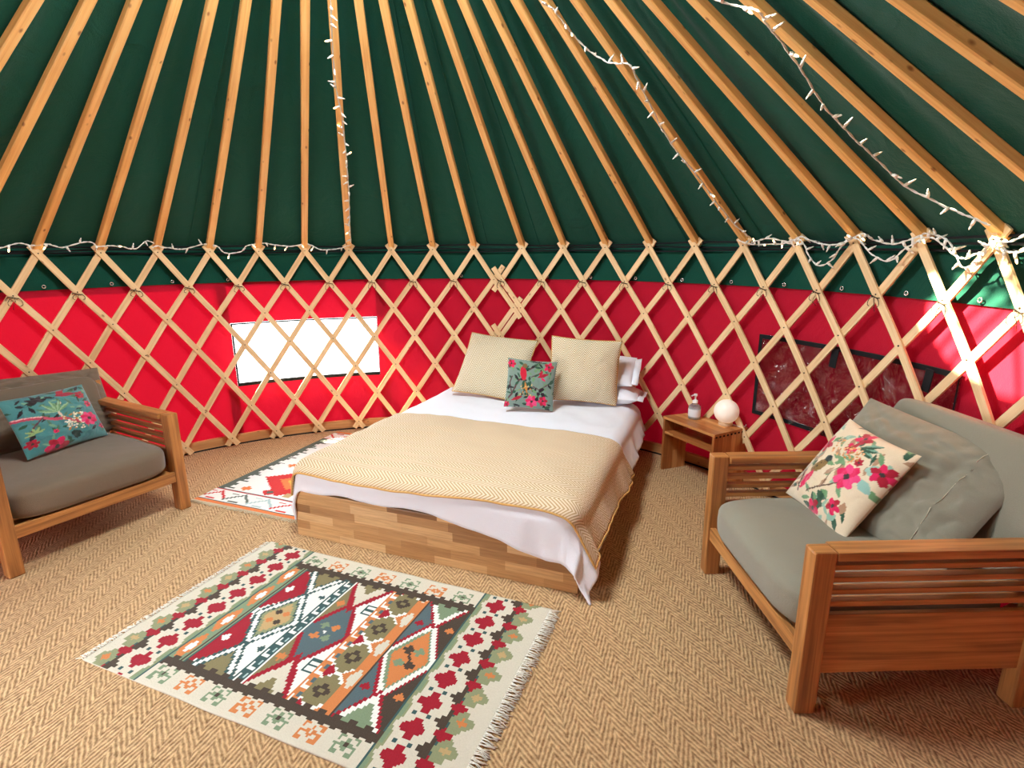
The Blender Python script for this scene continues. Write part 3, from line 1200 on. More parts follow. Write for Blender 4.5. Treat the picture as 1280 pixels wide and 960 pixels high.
def paint_cream():
    cv = Canvas(170, srgb(232, 214, 184)); rng = random.Random(12)
    for _ in range(70):
        x, y = rng.uniform(-.95, .95), rng.uniform(-.95, .95)
        cv.leaf(x, y, rng.uniform(.18, .40), rng.uniform(.035, .07), rng.uniform(0, 6.3), rng.choice([srgb(150, 190, 168), DKG, LTG, srgb(180, 140, 110)]))
    cv.line([(-.3, -.7), (0, -.45), (.3, -.2), (.45, .05)], .018, srgb(96, 70, 50))
    cv.line([(0, -.45), (.0, -.1), (.1, .15)], .014, srgb(96, 70, 50))
    cv.line([(-.7, .1), (-.75, -.4), (-.55, -.8)], .02, srgb(70, 50, 50))
    for a in (.2, .6, 1.0, 2.6, 3.0):
        cv.leaf(.1, .62, .42, .06, a - .4, DKG, srgb(120, 170, 150))
    cv.leaf(-.1, -.62, .3, .10, -.9, DKG, LTG); cv.leaf(.05, -.5, .3, .1, -.3, DKG, LTG); cv.leaf(.15, -.62, .28, .09, -1.5, DKG)
    cv.leaf(.55, .3, .4, .12, .3, srgb(160, 200, 186)); cv.leaf(.6, .1, .35, .1, -.4, srgb(150, 196, 184))
    cv.flower(.38, .0, .27, PINK, PINK2, 7, .3); cv.flower(-.05, .82, .18, PINK, RED_, 5); cv.flower(-.05, .52, .14, RED_, PINK, 5)
    cv.flower(.86, .38, .2, RED_, PINK, 6); cv.flower(-.78, .35, .2, PINK, RED_, 5); cv.flower(.05, -.9, .18, RED_, PINK, 5)
    cv.flower(.55, -.6, .16, RED_, PINK, 5); cv.flower(.35, .35, .09, RED_, RED_)
    cv.ell(-.42, -.12, .11, .22, -.5, srgb(140, 110, 60)); cv.ell(-.34, .1, .09, .08, 0, srgb(30, 50, 52))
    cv.leaf(-.45, -.25, .5, .11, -1.75, PINK)
    speck(cv, rng, 60, [OCH, srgb(226, 150, 90), srgb(240, 180, 130)], (-.55, .3, .25, .6), (.015, .03))
    speck(cv, rng, 14, [srgb(140, 106, 50), srgb(60, 46, 30)], (-.5, -.34, -.25, .0), (.012, .02))
    return cv


def cushion(name, label, w, h, tk, pos, mat, paint=None, pinch=.06, amp=.006, seed=0, back=None, group='scatter cushions', piping=None, cat='cushion', sag=0.0, seams=None):
    loc, yaw, lean, spin = pos
    t = thing(name, label, cat, group, matrix=pose(loc, yaw, lean, spin))
    mb, cols = pillow_mesh(w, h, tk, 124 if paint else 64, pinch, amp, seed, paint.get if paint else None, back, sag)
    mb.build('cover', mat, t, cols)
    if piping:
        edge_tube(w, h, pinch, .0045).build('piping', piping, t)
    if seams:
        mb = MB()
        for pts in seams:
            out = []
            for u, v in pts:
                puff = (max(0, 1 - abs(u) ** 3) ** .6) * (max(0, 1 - abs(v) ** 3) ** .6)
                e = min(1, 3 * (1 - max(abs(u), abs(v))))
                wr = amp * e * (nz(u * 3 + seed, v * 3, -1) + .7 * nz(u * 7, v * 7 + seed, -1) - .55 * max(0, .22 - abs(nz(u * 4 + v * 2.2, v * 4 - u * 1.5 + seed, 3))) * 4 * (.3 + max(abs(u), abs(v))))
                out.append((w / 2 * u * (1 - pinch * (1 - v * v)), -(tk / 2 * puff + wr) - .001, h / 2 * v * (1 - pinch * (1 - u * u))))
            mb.tube(out, .0016, 5)
        mb.build('stitching', MT['thread'], t)
    return t


# on the bed
cushion('cushion', 'cream herringbone cushion leaning at the left of the bed head', .60, .54, .17, ((-.139, 4.378, .690), -.388, .62, .07), MT['cream'], pinch=.05, seed=2, piping=MT['pipe'])
cushion('cushion', 'cream herringbone cushion with ochre edge in front of the white pillows', .52, .48, .15, ((.538, 4.04, .722), -.15, .20, .06), MT['cream'], pinch=.05, seed=5, piping=MT['pipe'])
cushion('cushion', 'small grey-green floral cushion with a red bird propped mid bed', .36, .36, .10, ((.135, 3.90, .652), .0, .27, .10), MT['print'], paint_bed_bird(), seed=9, pinch=.05)
# on the sofas
cushion('cushion', 'cream floral cushion with pink flowers on the right sofa', .46, .46, .14, ((1.471, 2.269, .622), -1.529, .60, .035), MT['print'], paint_cream(), pinch=.06, seed=4)
cushion('cushion', 'plain grey square cushion behind the cream floral one on the right sofa', .74, .55, .13, ((1.628, 2.165, .662), -1.29, .66, .09), MT['sofa_lit'], pinch=.03, amp=.020, seed=14,
        seams=[[(.62, v) for v in frange(-.9, .88, 16)]])
cushion('cushion', 'teal printed oblong cushion with birds and pink flowers on the left sofa', .50, .36, .12, ((-2.740, 3.18, .625), 1.38, .42, .039), MT['print'], paint_teal(), pinch=.04, seed=6)
cushion('cushion', 'plain grey flanged cushion behind the teal one on the left sofa', .72, .46, .15, ((-2.98, 3.40, .640), 1.08, .52, .06), MT['sofa'], pinch=.03, amp=.020, seed=21)

# ------------------------------------------------------------------ bed
B0 = Vector((-1.248, 2.919, 0))
YB = math.atan2(2.328 - 2.919, .308 + 1.248)
BW = 1.664
MBED = Matrix.Translation(B0) @ Matrix.Rotation(YB, 4, 'Z')
bed = thing('double_bed', 'low double bed with an oak stave base and white bedding', 'bed', None, B0, YB)
mb = MB()
mb.box((BW / 2, .0145, .139), (BW, .029, .278), 0, .003)
mb.build('footboard', MT['stave'], bed)
for x in (.0145, BW - .0145):
    mb = MB()
    mb.box((x, 1.01, .139), (.029, 1.96, .278), 1, .003)
    mb.build('side_board', MT['stave'], bed)
mb = MB()
mb.box((BW / 2, 1.01, .27), (BW - .06, 1.94, .02), 1, .002)
mb.build('bed_deck', MT['base'], bed)
mb = cushion_block(1.56, 1.93, .14, .25, .10, .001, 3, n=24, m=80)
o = mb.build('mattress', MT['white'], bed)
o.location = (BW / 2, 1.02, .352)


def drape(a, b, X0, X1, Y0, Y1, zt, rnd=.09, fl=(.08, .03, .42), off=0, k=1.0, seed=0):
    """cloth coordinates -> hanging over the mattress edges. fl: flare left, front, right"""
    cx, cy = min(max(a, X0), X1), min(max(b, Y0), Y1)
    dx_, dy_ = a - cx, b - cy
    d = math.hypot(dx_, dy_)
    w = (.006 * nz(a * 3.1, b * 3.3, seed) + .0035 * nz(a * 8, b * 7, seed + 2)) * k
    # soft hollow towards the edges
    ed = min(a - X0, X1 - a, b - Y0, 9)
    if d < 1e-6:
        z = zt + w + off - .012 * math.exp(-max(0, ed) / .05) + .008
        return (a, b, z)
    n_ = (dx_ / d, dy_ / d)
    flare = (fl[0] if n_[0] < 0 else fl[2]) * n_[0] ** 2 + fl[1] * n_[1] ** 2 + .25 * abs(n_[0] * n_[1])
    per = (a if abs(dy_) > abs(dx_) else b)
    flare += (.22 * nz(per * 5.5, seed + 5, .3) + .12 * nz(per * 12, seed + 8, .7)) * min(1, d / .2) * (1 if n_[0] > .3 else .55)
    flare = max(.0, min(.75, flare))
    R_ = rnd + off
    if d < R_ * PI / 2:
        h, dr = R_ * sin(d / R_), R_ * (1 - cos(d / R_))
        h += off * .0
    else:
        l = d - R_ * PI / 2
        h = R_ + l * flare
        dr = R_ + l * math.sqrt(max(.1, 1 - flare ** 2))
    z = zt - .004 + off - dr + w
    return (cx + n_[0] * h, cy + n_[1] * h, max(z, .012 + off))


def cloth(name, label, cat, mat, arange, brange, na, nb, zt, thick, off, k, seed, parts=None, fl=(.08, .03, .42)):
    mb = MB()
    P, U = [], []
    for i in range(na + 1):
        row, ur = [], []
        for j in range(nb + 1):
            fa, fb = i / na, j / nb
            a0_, a1_ = arange(fb)
            b0_, b1_ = brange(fa)
            a = a0_ + (a1_ - a0_) * fa
            b = b0_ + (b1_ - b0_) * fb
            row.append(drape(a, b, .075, 1.585, .075, 2.5, zt, off=off, k=k, seed=seed, fl=fl))
            ur.append((a, b))
        P.append(row); U.append(ur)
    mb.grid(P, U)
    o = mb.build(name, mat, recalc=False)
    if o.data.polygons[len(o.data.polygons) // 2].normal.z < 0:
        o.data.flip_normals()
    sm = o.modifiers.new('thick', 'SOLIDIFY')
    sm.thickness = thick
    sm.offset = -1
    o.location = B0
    o.rotation_euler = (0, 0, YB)
    tag(o, label, cat)
    return o, P


sst = lambda x, a, b: (lambda t: t * t * (3 - 2 * t))(max(0, min(1, (x - a) / (b - a))))
dv, _ = cloth('duvet', 'white duvet spread over the bed under the beige throw', 'duvet', MT['white'],
              lambda fb: (-.20 - .02 * sin(fb * 9), 1.60 + .27 + .10 * math.exp(-(fb / .08) ** 2) + .02 * sin(fb * 12)),
              lambda fa: (-.125 - .03 * math.exp(-(fa / .05) ** 2) * 3 - .13 * sst(fa, .45, .85) + .008 * sin(fa * 30), 1.93),
              150, 130, .445, .012, 0, 2.0, 3)
th_, TP = cloth('bed_throw', 'beige herringbone throw with ochre binding laid across the foot of the bed', 'blanket', MT['throw'],
                lambda fb: (-.19 + .0 * fb, 1.60 + .30 - .02 * sin(fb * 5)),
                lambda fa: (-.030 - .02 * sin(fa * 5) - .10 * sst(fa, .78, 1.0), 1.04 - .06 * sst(fa, .2, .9) + .10 * sst(fa, .85, 1)),
                130, 90, .445, .008, .016, 2.0, 3)
th_['label'] = 'beige herringbone throw with ochre binding laid across the foot of the bed'
mb = MB()
edge = [TP[i][0] for i in range(len(TP))] + [TP[-1][j] for j in range(1, len(TP[0]))]
mb.tube([Vector(p) + Vector((0, 0, -.003)) for p in edge], .0055, 6)
edge2 = [TP[0][j] for j in range(len(TP[0]))]
mb.tube([Vector(p) + Vector((0, 0, -.003)) for p in edge2], .0055, 6)
mb.build('binding', MT['pipe'], th_)

# white pillows stacked behind the right cushion
for k, (lab, loc_, ang) in enumerate((('white pillow lowest of the two at the right of the bed head', (1.37, 1.87, .515), .0), ('white pillow lying on top of the other at the right of the bed head', (1.315, 1.90, .690), .03))):
    m = MBED @ Matrix.Translation(loc_) @ Matrix.Rotation(ang, 4, 'Z') @ Matrix.Rotation(PI / 2 + (.0, .55)[k], 4, 'X')
    t = thing('pillow', lab, 'pillow', 'white bed pillows', matrix=m)
    mb, _c = pillow_mesh(.60, .32, .15, 40, .03, .012, 30 + k * 5)
    mb.build('pillowcase', MT['white'], t)
    mb = MB()
    P, U = [], []
    for i in range(13):
        z = -.14 + .28 * i / 12
        P.append([(.29, 0, z), (.315, .004 * sin(i * .9), z), (.34, .008 * sin(i * .9 + k), z)])
        U.append([(0, z), (.03, z), (.06, z)])
    mb.grid(P, U)
    o = mb.build('flange', MT['white'], t)
    s_ = o.modifiers.new('thick', 'SOLIDIFY'); s_.thickness = .004

# ------------------------------------------------------------------ nightstand
ns = thing('nightstand', 'small wooden nightstand with an open shelf between bed and right sofa', 'nightstand', None, (1.109, 3.885, 0))
NO = Vector((1.109, 3.885))
TOP = [Vector((1.109, 3.885)), Vector((1.331, 3.448)), Vector((1.616, 3.603)), Vector((1.300, 3.950))]


def prism(poly, z0, z1, name, mat, parent, uvd):
    mb = MB()
    pts = [(p - NO) for p in poly]
    n = len(pts)
    uvf = lambda p, z, side: ((p.x * uvd[0] + p.y * uvd[1]) + z * 0, (-p.x * uvd[1] + p.y * uvd[0]) + (z if side else 0))
    mb.v = [(p.x, p.y, z0) for p in pts] + [(p.x, p.y, z1) for p in pts]
    mb.face(list(range(n)), [uvf(p, z0, 0) for p in pts])
    mb.face(list(range(n, 2 * n)), [uvf(p, z1, 0) for p in pts])
    for i in range(n):
        j = (i + 1) % n
        mb.face([i, j, n + j, n + i], [uvf(pts[i], z0, 1), uvf(pts[j], z0, 1), uvf(pts[j], z1, 1), uvf(pts[i], z1, 1)])
    o = mb.build(name, mat, parent)
    bv = o.modifiers.new('edge', 'BEVEL'); bv.width = .002; bv.segments = 2
    return o


ud = (TOP[1] - TOP[0]).normalized()
prism(TOP, .392, .413, 'top', MT['stave2'], ns, ud)


def panel(A, B, th_in, z0, z1, name):
    d = (B - A).normalized()
    nn = Vector((-d.y, d.x)) * th_in
    mb = MB()
    pts = [A - NO, B - NO, B + nn - NO, A + nn - NO]
    mb.v = [(p.x, p.y, z0) for p in pts] + [(p.x, p.y, z1) for p in pts]
    L = (B - A).length
    us = [0, L, L, 0]
    mb.face([0, 1, 2, 3], [(0, 0), (0, L), (.02, L), (.02, 0)])
    mb.face([4, 5, 6, 7], [(0, 0), (0, L), (.02, L), (.02, 0)])
    for i in range(4):
        j = (i + 1) % 4
        mb.face([i, j, 4 + j, 4 + i], [(z0, us[i]), (z0, us[j] + (.02 if i % 2 else 0)), (z1, us[j] + (.02 if i % 2 else 0)), (z1, us[i])])
    o = mb.build(name, MT['stave2'], ns)
    bv = o.modifiers.new('edge', 'BEVEL'); bv.width = .002; bv.segments = 2


panel(TOP[0] + (TOP[1] - TOP[0]).normalized() * .004, TOP[3], -.02, 0, .392, 'side_panel')
panel(TOP[1], TOP[2], .02, 0, .392, 'side_panel')
SH = [TOP[0] + ud * .026, TOP[1] - ud * .022, TOP[2] - ud * .03, TOP[3] + Vector((.02, -.03))]
prism(SH, .285, .303, 'shelf', MT['stave2'], ns, ud)
# box joint marks along the right edge of the top
mb = MB()
for k in range(9):
    p = TOP[1] + (TOP[2] - TOP[1]) * ((k + .5) / 9) - NO
    d = (TOP[2] - TOP[1]).normalized()
    R3 = Matrix(((d.x, -d.y, 0), (d.y, d.x, 0), (0, 0, 1)))
    mb.box((p.x, p.y, .390), (.016, .003, .012), 0, 0, R3)
mb.build('finger_joints', MT['cord'], ns)

bt = thing('soap_dispenser', 'clear pump bottle with a white label on the nightstand', 'bottle', None, (1.312, 3.815, .4135))
mb = MB()
mb.lathe([(.0001, 0), (.040, 0), (.043, .006), (.043, .082), (.040, .094), (.024, .108), (.017, .114), (.017, .122)], 32)
mb.build('bottle', MT['bottle'], bt)
mb = MB()
mb.lathe([(.0435, .020), (.0437, .021), (.0437, .074), (.0435, .075)], 32)
mb.build('paper_label', plain('label_paper', srgb(236, 240, 246), .6), bt)
mb = MB()
mb.lathe([(.0001, .002), (.038, .003), (.040, .08), (.0001, .08)], 24)
mb.build('liquid', plain('clear_gel', srgb(214, 226, 232), .2), bt)
mb = MB()
mb.lathe([(.0185, .116), (.0185, .134), (.010, .140), (.006, .142), (.006, .165), (.013, .167), (.013, .182), (.0001, .184)], 20)
mb.tube([(0, 0, .175), (-.02, -.012, .177), (-.034, -.02, .172)], .0045, 8)
mb.build('pump', plain('white_pump', srgb(240, 240, 240), .35), bt)

gl = thing('globe_lamp', 'white opal globe table lamp on the nightstand', 'lamp', None, (1.478, 3.655, .4135))
mb = MB()
mb.lathe([(.0001, 0), (.045, 0), (.047, .004), (.047, .020), (.044, .026), (.0001, .026)], 32)
mb.build('lamp_base', plain('pale_lamp_base', srgb(226, 196, 160), .4), gl)
mb = MB()
R_ = .083
mb.lathe([(max(.0001, R_ * cos(a)), .016 + R_ + R_ * sin(a)) for a in frange(-1.05, PI / 2, 22)], 40)
mb.build('globe', MT['opal'], gl)
mb = MB()
mb.tube(catmull([(.04, -.01, .006), (.09, -.06, .005), (.13, -.03, .004), (.15, .02, -.02), (.155, .03, -.2), (.15, .04, -.40)]), .003, 6)
mb.build('power_cord', MT['fairywire'], gl)


# ------------------------------------------------------------------ rugs
def rug_mesh(A, cw, ch, thick=.006):
    """A[row(y), col(x)] colours; one face per knot cell, with a side skirt"""
    ny, nx = A.shape[:2]
    mb = MB()
    v = []
    for j in range(ny + 1):
        for i in range(nx + 1):
            x, y = i * cw, j * ch
            v.append((x + .002 * nz(y * 9, 3), y + .003 * nz(x * 5, 8), thick + .0015 * nz(x * 7, y * 7)))
    mb.v = v
    cols = []
    for j in range(ny):
        for i in range(nx):
            a = j * (nx + 1) + i
            mb.face([a, a + 1, a + nx + 2, a + nx + 1], [(i * cw, j * ch)] * 4, 0, True)
            c = tuple(A[j, i]) + (1,)
            cols += [c] * 4
    # skirt
    ring = [i for i in range(nx + 1)] + [j * (nx + 1) + nx for j in range(1, ny + 1)] + [ny * (nx + 1) + i for i in range(nx - 1, -1, -1)] + [j * (nx + 1) for j in range(ny - 1, 0, -1)]
    b = len(mb.v)
    for r in ring:
        p = mb.v[r]
        mb.v.append((p[0], p[1], .0008))
    n = len(ring)
    edgec = tuple(srgb(214, 206, 186))
    for k in range(n):
        k2 = (k + 1) % n
        mb.face([ring[k2], ring[k], b + k, b + k2], [(0, 0)] * 4, 0, False)
        cols += [edgec] * 4
    mb.face([b + k for k in range(n)][::-1], [(0, 0)] * n, 0, False)
    cols += [edgec] * n
    return mb, ('C', cols)


def fringe(L, x0, sgn, n, ln, seed, mat, parent):
    rng = random.Random(seed)
    mb = MB()
    for k in range(n):
        y = L * (k + .5) / n + rng.uniform(-.003, .003)
        l = ln * rng.uniform(.75, 1.15)
        pts = [(x0 - sgn * .004, y, .006), (x0 + sgn * l * .4, y + rng.uniform(-.006, .006), .006), (x0 + sgn * l, y + rng.uniform(-.014, .014), .003)]
        mb.tube(pts, .0022, 4)
    return mb.build('fringe', mat, parent)


K = dict(cream=srgb(214, 206, 188), red=srgb(158, 26, 44), green=srgb(142, 148, 112), olive=srgb(132, 122, 86), teal=srgb(58, 88, 88), brown=srgb(74, 62, 52),
         orange=srgb(208, 128, 74), white=srgb(236, 236, 230), sage=srgb(126, 146, 116), blue=srgb(84, 104, 110), tan=srgb(190, 160, 112), lblue=srgb(170, 196, 196))
K = {k: np.array(v[:3]) for k, v in K.items()}


def kilim1():
    s = .0083
    nx, ny = 200, 120
    X, Y = np.meshgrid((np.arange(nx) + .5) * s, (np.arange(ny) + .5) * s)
    A = np.zeros((ny, nx, 3)) + K['cream']
    st = .0166  # step of the weave

    def q(v):
        return np.floor(v / st) * st + st / 2

    def put(m, c):
        A[m] = K[c]

    def cross(cx, cy, r, c, inner=None, asp=1.0):
        d = abs(q(X - cx + st / 2)) * 1.0 / asp + abs(q(Y - cy + st / 2))
        dx_, dy_ = abs(X - cx), abs(Y - cy)
        m = ((dx_ < r * .30) & (dy_ < r)) | ((dy_ < r * .30) & (dx_ < r)) | ((dx_ < r * .56) & (dy_ < r * .56)) | ((dx_ < r * .80) & (dy_ < r * .42) & (dy_ > 0)) 
        put(m, c)
        if inner:
            put((dx_ < r * .3) & (dy_ < r * .3), inner)

    def dia(cx, cy, hx, hy, c):
        m = (abs(X - cx) / hx + abs(q(Y - cy + 0)) / hy) < 1
        put(m, c)

    W = .996
    # end bands, mirrored: (x of red row, direction outwards)
    for xr, sg in ((.220, -1), (1.418, 1)):
        put((sg * (X - xr) > .055) & (sg * (X - xr) < .125), 'brown')
        for k in range(-1, 9):
            y = .085 + .1195 * k
            dd = np.maximum(abs(X - xr) * .9, 0) + abs(q(Y - y)) * .9
            put((abs(X - xr) < .085) & (dd < .098), 'cream')
        for k in range(-1, 9):
            y = .085 + .1195 * k
            # green steps on the inner side
            put((-sg * (X - xr) > .058) & (-sg * (X - xr) < .082) & (abs(q(Y - y - .06)) < (.066 + sg * (X - xr)) * -1.9 + .045), 'green')
            put((-sg * (X - xr) > .066) & (-sg * (X - xr) < .082) & (abs(Y - y - .06) < .03), 'sage')
            cross(xr, y, .046, 'red')
            for e in (-1, 1):
                put((abs(X - xr - e * .030) < .0085) & (abs(Y - y - .06) < .0085), 'teal')
        put((abs(sg * (X - xr) - .108) < .006), 'teal')
        for k in range(-1, 10):
            y = .085 + .1195 * k
            # outer ground of green with olive crosses
            cross(xr + sg * .148, y - .04, .046, 'green', None)
            put((abs(sg * (X - xr) - .130) < .018) & (abs(Y - y + .04) < .05), 'green')
            cross(xr + sg * .148, y - .04, .019, 'tan' if k % 2 else 'orange')
            cross(xr + sg * .112, y + .015, .032, 'red')
    # teal lines bounding the centre
    cen = (X > .304) & (X < 1.334)
    put(cen, 'cream')
    # centre field
    y0, y1 = .125, .862
    fld = cen & (Y > y0) & (Y < y1)
    put(fld, 'white')
    in_ = lambda a, b: fld & (X >= a) & (X < b)
    # column of orange crosses
    put(in_(.304, .372), 'sage')
    for k in range(4):
        y = .125 + .185 * (k + .5)
        for dd_ in (-.028, .028):
            pass
        put(in_(.308, .368) & (abs(X - .338) + abs(q(Y - y)) * .42 < .040), 'orange')
        put(in_(.308, .368) & (abs(X - .338) + abs(q(Y - y)) * .55 < .022), 'white')
    put(in_(.372, .378), 'brown'); put(in_(.378, .394), 'sage'); put(in_(.394, .398), 'teal')
    # red triangles and pale diamonds
    for cy in (.493, .125, .862):
        pass
    m = in_(.398, .645)
    put(m, 'white')
    for cy in (.31, .68):
        put(m & ((X - .398) / .15 + abs(q(Y - cy)) / .175 < 1), 'red')
        cross(.43, cy, .022, 'white')
        put(m & ((.655 - X) / .10 + abs(q(Y - cy)) / .13 < 1), 'white')
        cross(.625, cy, .018, 'teal')
    for cy, f in ((.493, 1), (.125, .9), (.862, .9)):
        for hx, hy, c in ((.128, .205, 'teal'), (.114, .182, 'white'), (.094, .150, 'teal'), (.084, .132, 'green' if f == 1 else 'olive'), (.066, .105, 'tan' if f == 1 else 'olive')):
            put(m & (abs(X - .535) / hx + abs(q(Y - cy)) / hy < 1), c)
        if f == 1:
            for a_, b_, c in ((-.02, -.03, 'orange'), (.022, -.03, 'brown'), (-.02, .032, 'brown'), (.022, .032, 'orange')):
                cross(.535 + a_, cy + b_, .018, c)
    # wave band
    put(in_(.645, .650), 'teal'); put(in_(.650, .697), 'teal'); put(in_(.702, .706), 'teal')
    for k in range(10):
        y = .135 + .0735 * k
        put(in_(.655, .692) & (Y > y) & (Y < y + .016), 'white'); put(in_(.655, .668) & (Y > y) & (Y < y + .044), 'white'); put(in_(.68, .692) & (Y > y + .03) & (Y < y + .055), 'lblue')
    # red lozenges with blue centres
    m = in_(.706, .912)
    put(m, 'white')
    put(m & (X < .81), 'olive')
    for cy in (.493,):
        for hx, hy, c in ((.128, .235, 'red'), (.104, .190, 'blue')):
            put(m & (abs(X - .80) / hx + abs(q(Y - cy)) / hy < 1), c)
        for a_, b_, c in ((-.028, -.035, 'orange'), (.028, -.035, 'sage'), (-.028, .035, 'sage'), (.028, .035, 'orange'), (0, 0, 'white')):
            cross(.80 + a_, cy + b_, .021 if c != 'white' else .008, c)
    for cy, sg in ((.125, 1), (.862, -1)):
        put(m & (abs(X - .80) / .128 + abs(q(Y - cy)) / .235 < 1), 'red')
        put(m & (abs(X - .80) / .102 + abs(q(Y - cy)) / .180 < 1), 'cream')
        put(m & (abs(X - .80) / .060 + abs(q(Y - cy)) / .09 < 1), 'olive')
    for cy in (.31, .68):
        cross(.735, cy, .024, 'orange')
        for e in (-.03, 0, .03):
            put(m & (abs(Y - cy - e) < .006) & (X > .865), 'teal')
        put(m & (abs(X - .868) < .006) & (abs(Y - cy) < .035), 'teal')
    # wave band in orange
    put(in_(.912, .958), 'orange')
    for k in range(10):
        y = .135 + .0735 * k
        put(in_(.918, .952) & (Y > y) & (Y < y + .016), 'white'); put(in_(.918, .93) & (Y > y) & (Y < y + .042), 'white'); put(in_(.94, .952) & (Y > y + .03) & (Y < y + .055), 'blue')
    # olive column with brown crosses
    put(in_(.958, 1.062), 'white')
    for k in range(4):
        y = .234 + .185 * k - .01
        put(in_(.958, 1.062) & (abs(X - 1.01) < .052) & (abs(q(Y - y)) + abs(X - 1.01) * .8 < .088), 'olive')
        cross(1.01, y, .036, 'brown', 'olive')
    for k in range(5):
        y = .234 + .185 * (k - .5) - .01
        put(in_(.958, 1.0) & (abs(Y - y) + abs(X - .965) < .034), 'red')
        put(in_(1.03, 1.062) & (abs(Y - y) + abs(X - 1.06) < .03), 'orange')
    put(in_(1.062, 1.112), 'orange')
    for k in range(4):
        y = .234 + .185 * (k + .5) - .01
        put(in_(1.066, 1.108) & (abs(q(Y - y)) * .5 + abs(X - 1.087) < .026), 'cream')
    put(in_(1.112, 1.117), 'brown')
    # big lozenge on the right
    m = in_(1.117, 1.334)
    put(m & (X < 1.225), 'blue'); put(m & (X >= 1.225), 'brown')
    for cy in (.493,):
        for hx, hy, c in ((.130, .255, 'red'), (.116, .228, 'white'), (.094, .186, 'sage'), (.084, .165, 'orange')):
            put(m & (abs(X - 1.222) / hx + abs(q(Y - cy)) / hy < 1), c)
        for a_, b_, c in ((-.025, -.04, 'sage'), (.025, -.04, 'brown'), (-.025, .04, 'brown'), (.025, .04, 'sage')):
            cross(1.222 + a_, cy + b_, .024, c)
        put(m & (abs((X - 1.222) - (-(Y - cy)) * .6) < .007) & (abs(Y - cy) < .04), 'brown')
    for cy in (.125, .862):
        for hx, hy, c in ((.116, .19, 'red'), (.102, .166, 'white'), (.080, .125, 'sage')):
            put(m & (abs(X - 1.222) / hx + abs(q(Y - cy)) / hy < 1), c)
    for cy in (.30, .69):
        cross(1.150, cy, .021, 'red'); cross(1.300, cy, .021, 'orange')
    put(abs(X - .304) < .005, 'teal'); put(abs(X - 1.334) < .005, 'teal')
    # side borders: crenellated brown edge and stars
    for yy, sg in ((.125, 1), (.866, -1)):
        put(cen & (sg * (Y - yy) > -.014) & (sg * (Y - yy) < .020), 'brown')
        put(cen & (sg * (Y - yy) > -.028) & (sg * (Y - yy) <= -.014) & ((X / .0249).astype(int) % 2 == 0), 'brown')
        put(cen & (sg * (Y - yy) >= .020) & (sg * (Y - yy) < .034) & ((X / .0332).astype(int) % 2 == 0), 'brown')
        my = yy - sg * .060
        for k in range(7):
            mx_ = .378 + .1442 * k
            c = 'sage' if k % 2 == 0 else 'orange'
            cross(mx_, my, .024, c, 'brown' if c == 'sage' else 'cream')
            for ex in (-1, 1):
                for ey in (-1, 1):
                    put((abs(X - mx_ - ex * .038) < .005) & (abs(Y - my - ey * .022) < .014), c)
                    put((abs(X - mx_ - ex * .030) < .013) & (abs(Y - my - ey * .032) < .0045), c)
                put((abs(X - mx_ - ex * .030) < .016) & (abs(Y - my) < .0045), c)
    put((X < .03) | (X > 1.63), 'cream')
    return A, s


A, cs = kilim1()
rug_ang = math.atan2(-cos(1.1877), sin(1.1877))
# local x = long axis, local y = short axis
mR = Matrix.Translation((-1.7386, 1.9066, 0)) @ Matrix(((sin(1.1877), cos(1.1877), 0, 0), (-cos(1.1877), sin(1.1877), 0, 0), (0, 0, 1, 0), (0, 0, 0, 1)))
rug = thing('kilim_rug', 'flat woven kilim rug with red crosses and lozenges at the foot of the bed', 'rug', 'kilim rugs', matrix=mR)
mb, cols = rug_mesh(A, cs, cs)
mb.build('woven_field', MT['kilim'], rug, cols, recalc=False)
fringe(.99, 0, -1, 170, .030, 1, MT['fringe'], rug)
fringe(.99, 1.66, 1, 170, .050, 2, MT['fringe'], rug)


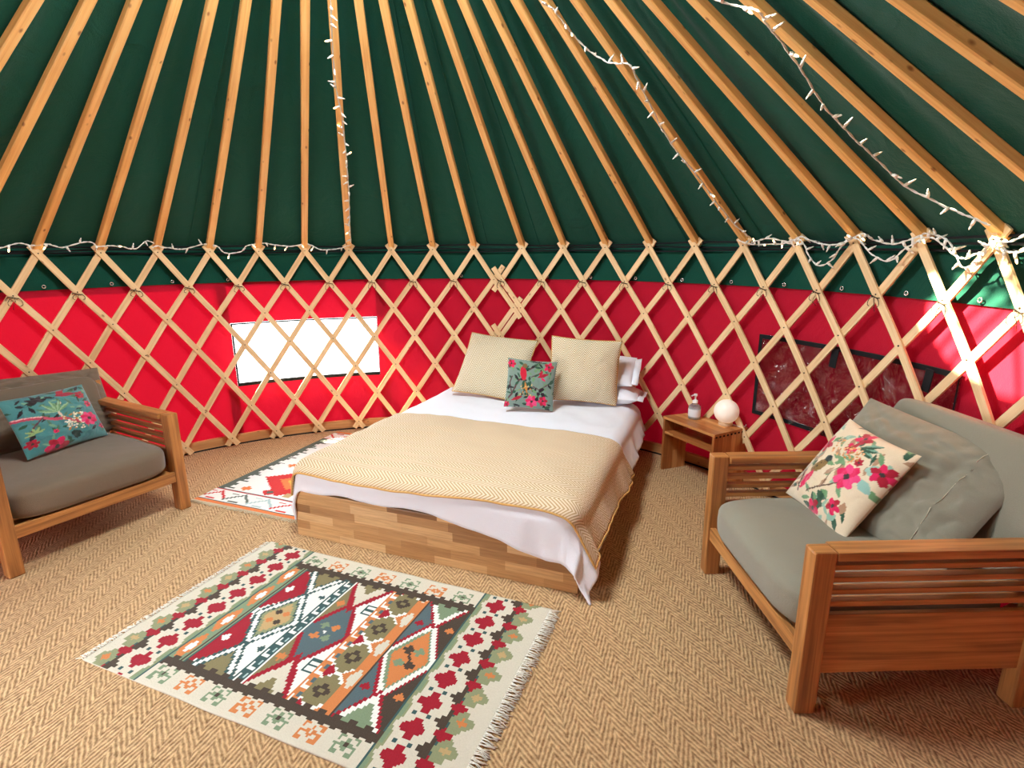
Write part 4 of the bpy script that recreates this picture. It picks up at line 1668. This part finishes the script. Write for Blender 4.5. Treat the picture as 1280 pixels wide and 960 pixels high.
def kilim2():
    s = .0085
    nx, ny = 111, 176      # across u (.94 m), along v (1.5 m)
    X, Y = np.meshgrid((np.arange(nx) + .5) * s, (np.arange(ny) + .5) * s)
    A = np.zeros((ny, nx, 3)) + K['white']
    RD, OR, DG, LB = np.array(srgb(206, 36, 36)[:3]), np.array(srgb(226, 122, 60)[:3]), np.array(srgb(82, 94, 84)[:3]), K['lblue']
    st = .017

    def q(v):
        return np.floor(v / st) * st
    L = 1.496
    for f in (lambda y: y, lambda y: L - y):
        Yf = f(Y)
        A[Yf < .03] = OR
        A[(Yf > .036) & (Yf < .046)] = K['teal']
        # hooked zigzag
        for k in range(5):
            x0 = -.02 + .20 * k
            c = (RD, DG, LB)[k % 3]
            for k2 in range(2):
                xx = x0 + .10 * k2
                t_ = q(X - xx)
                yy = .075 + t_ * .9 if k2 == 0 else .165 - t_ * .9
                A[(t_ >= 0) & (t_ < .10) & (abs(Yf - yy) < .012)] = c
            A[(abs(X - x0 - .03) < .03) & (abs(Yf - .155) < .006)] = c
            A[(abs(X - x0 - .10) < .04) & (abs(Yf - .062) < .007)] = c
        A[(Yf > .185) & (Yf < .197)] = RD
        A[(Yf > .197) & (Yf < .203)] = K['teal']
    mid = (Y > .203) & (Y < L - .203)
    e = .05 + .035 * ((Y / .034).astype(int) % 3) / 2
    A[mid & (X < e)] = DG
    A[mid & (X > .943 - e)] = DG
    for cx in (.02, .92):
        pass
    for k in range(10):
        yy = .23 + k * .12
        A[mid & (X < .12) & (abs(Y - yy) < .008)] = DG
        A[mid & (X > .82) & (abs(Y - yy) < .008)] = DG
    for cy in (.40 + .05, .95):
        d = abs(X - .471) / .30 + abs(q(Y - cy)) / .235
        A[mid & (d < 1.0)] = RD
        A[mid & (d < .55)] = OR
        A[mid & (d < .3)] = np.array(srgb(238, 180, 70)[:3])
    for cx, cy in ((.20, .255), (.74, .255), (.20, .70), (.74, .70)):
        A[mid & (abs(X - cx) < .04) & (abs(Y - cy) < .013)] = OR
        A[mid & (abs(X - cx) < .013) & (abs(Y - cy) < .035)] = OR
    d = abs(X - .40) / .055 + abs(Y - .262) / .045
    A[mid & (d < 1.2)] = RD
    A[mid & (d < .55)] = DG
    A[mid & (abs(X - .56) < .03) & (abs(Y - .262) < .03)] = K['tan']
    return A, s


A, cs = kilim2()
m2 = MBED @ Matrix.Translation((-.985, .128, 0))
rug2 = thing('kilim_rug', 'red, white and grey kilim rug beside the left of the bed', 'rug', 'kilim rugs', matrix=m2)
mb, cols = rug_mesh(A, cs, cs, .005)
mb.build('woven_field', MT['kilim'], rug2, cols, recalc=False)
rng = random.Random(4)
mb = MB()
for k in range(150):
    x = .943 * (k + .5) / 150
    l = .03 * rng.uniform(.7, 1.2)
    mb.tube([(x, .003, .005), (x + rng.uniform(-.006, .006), -l * .5, .005), (x + rng.uniform(-.014, .014), -l, .003)], .0022, 4)
mb.build('fringe', plain('oat_fringe', srgb(206, 190, 160), .9), rug2)
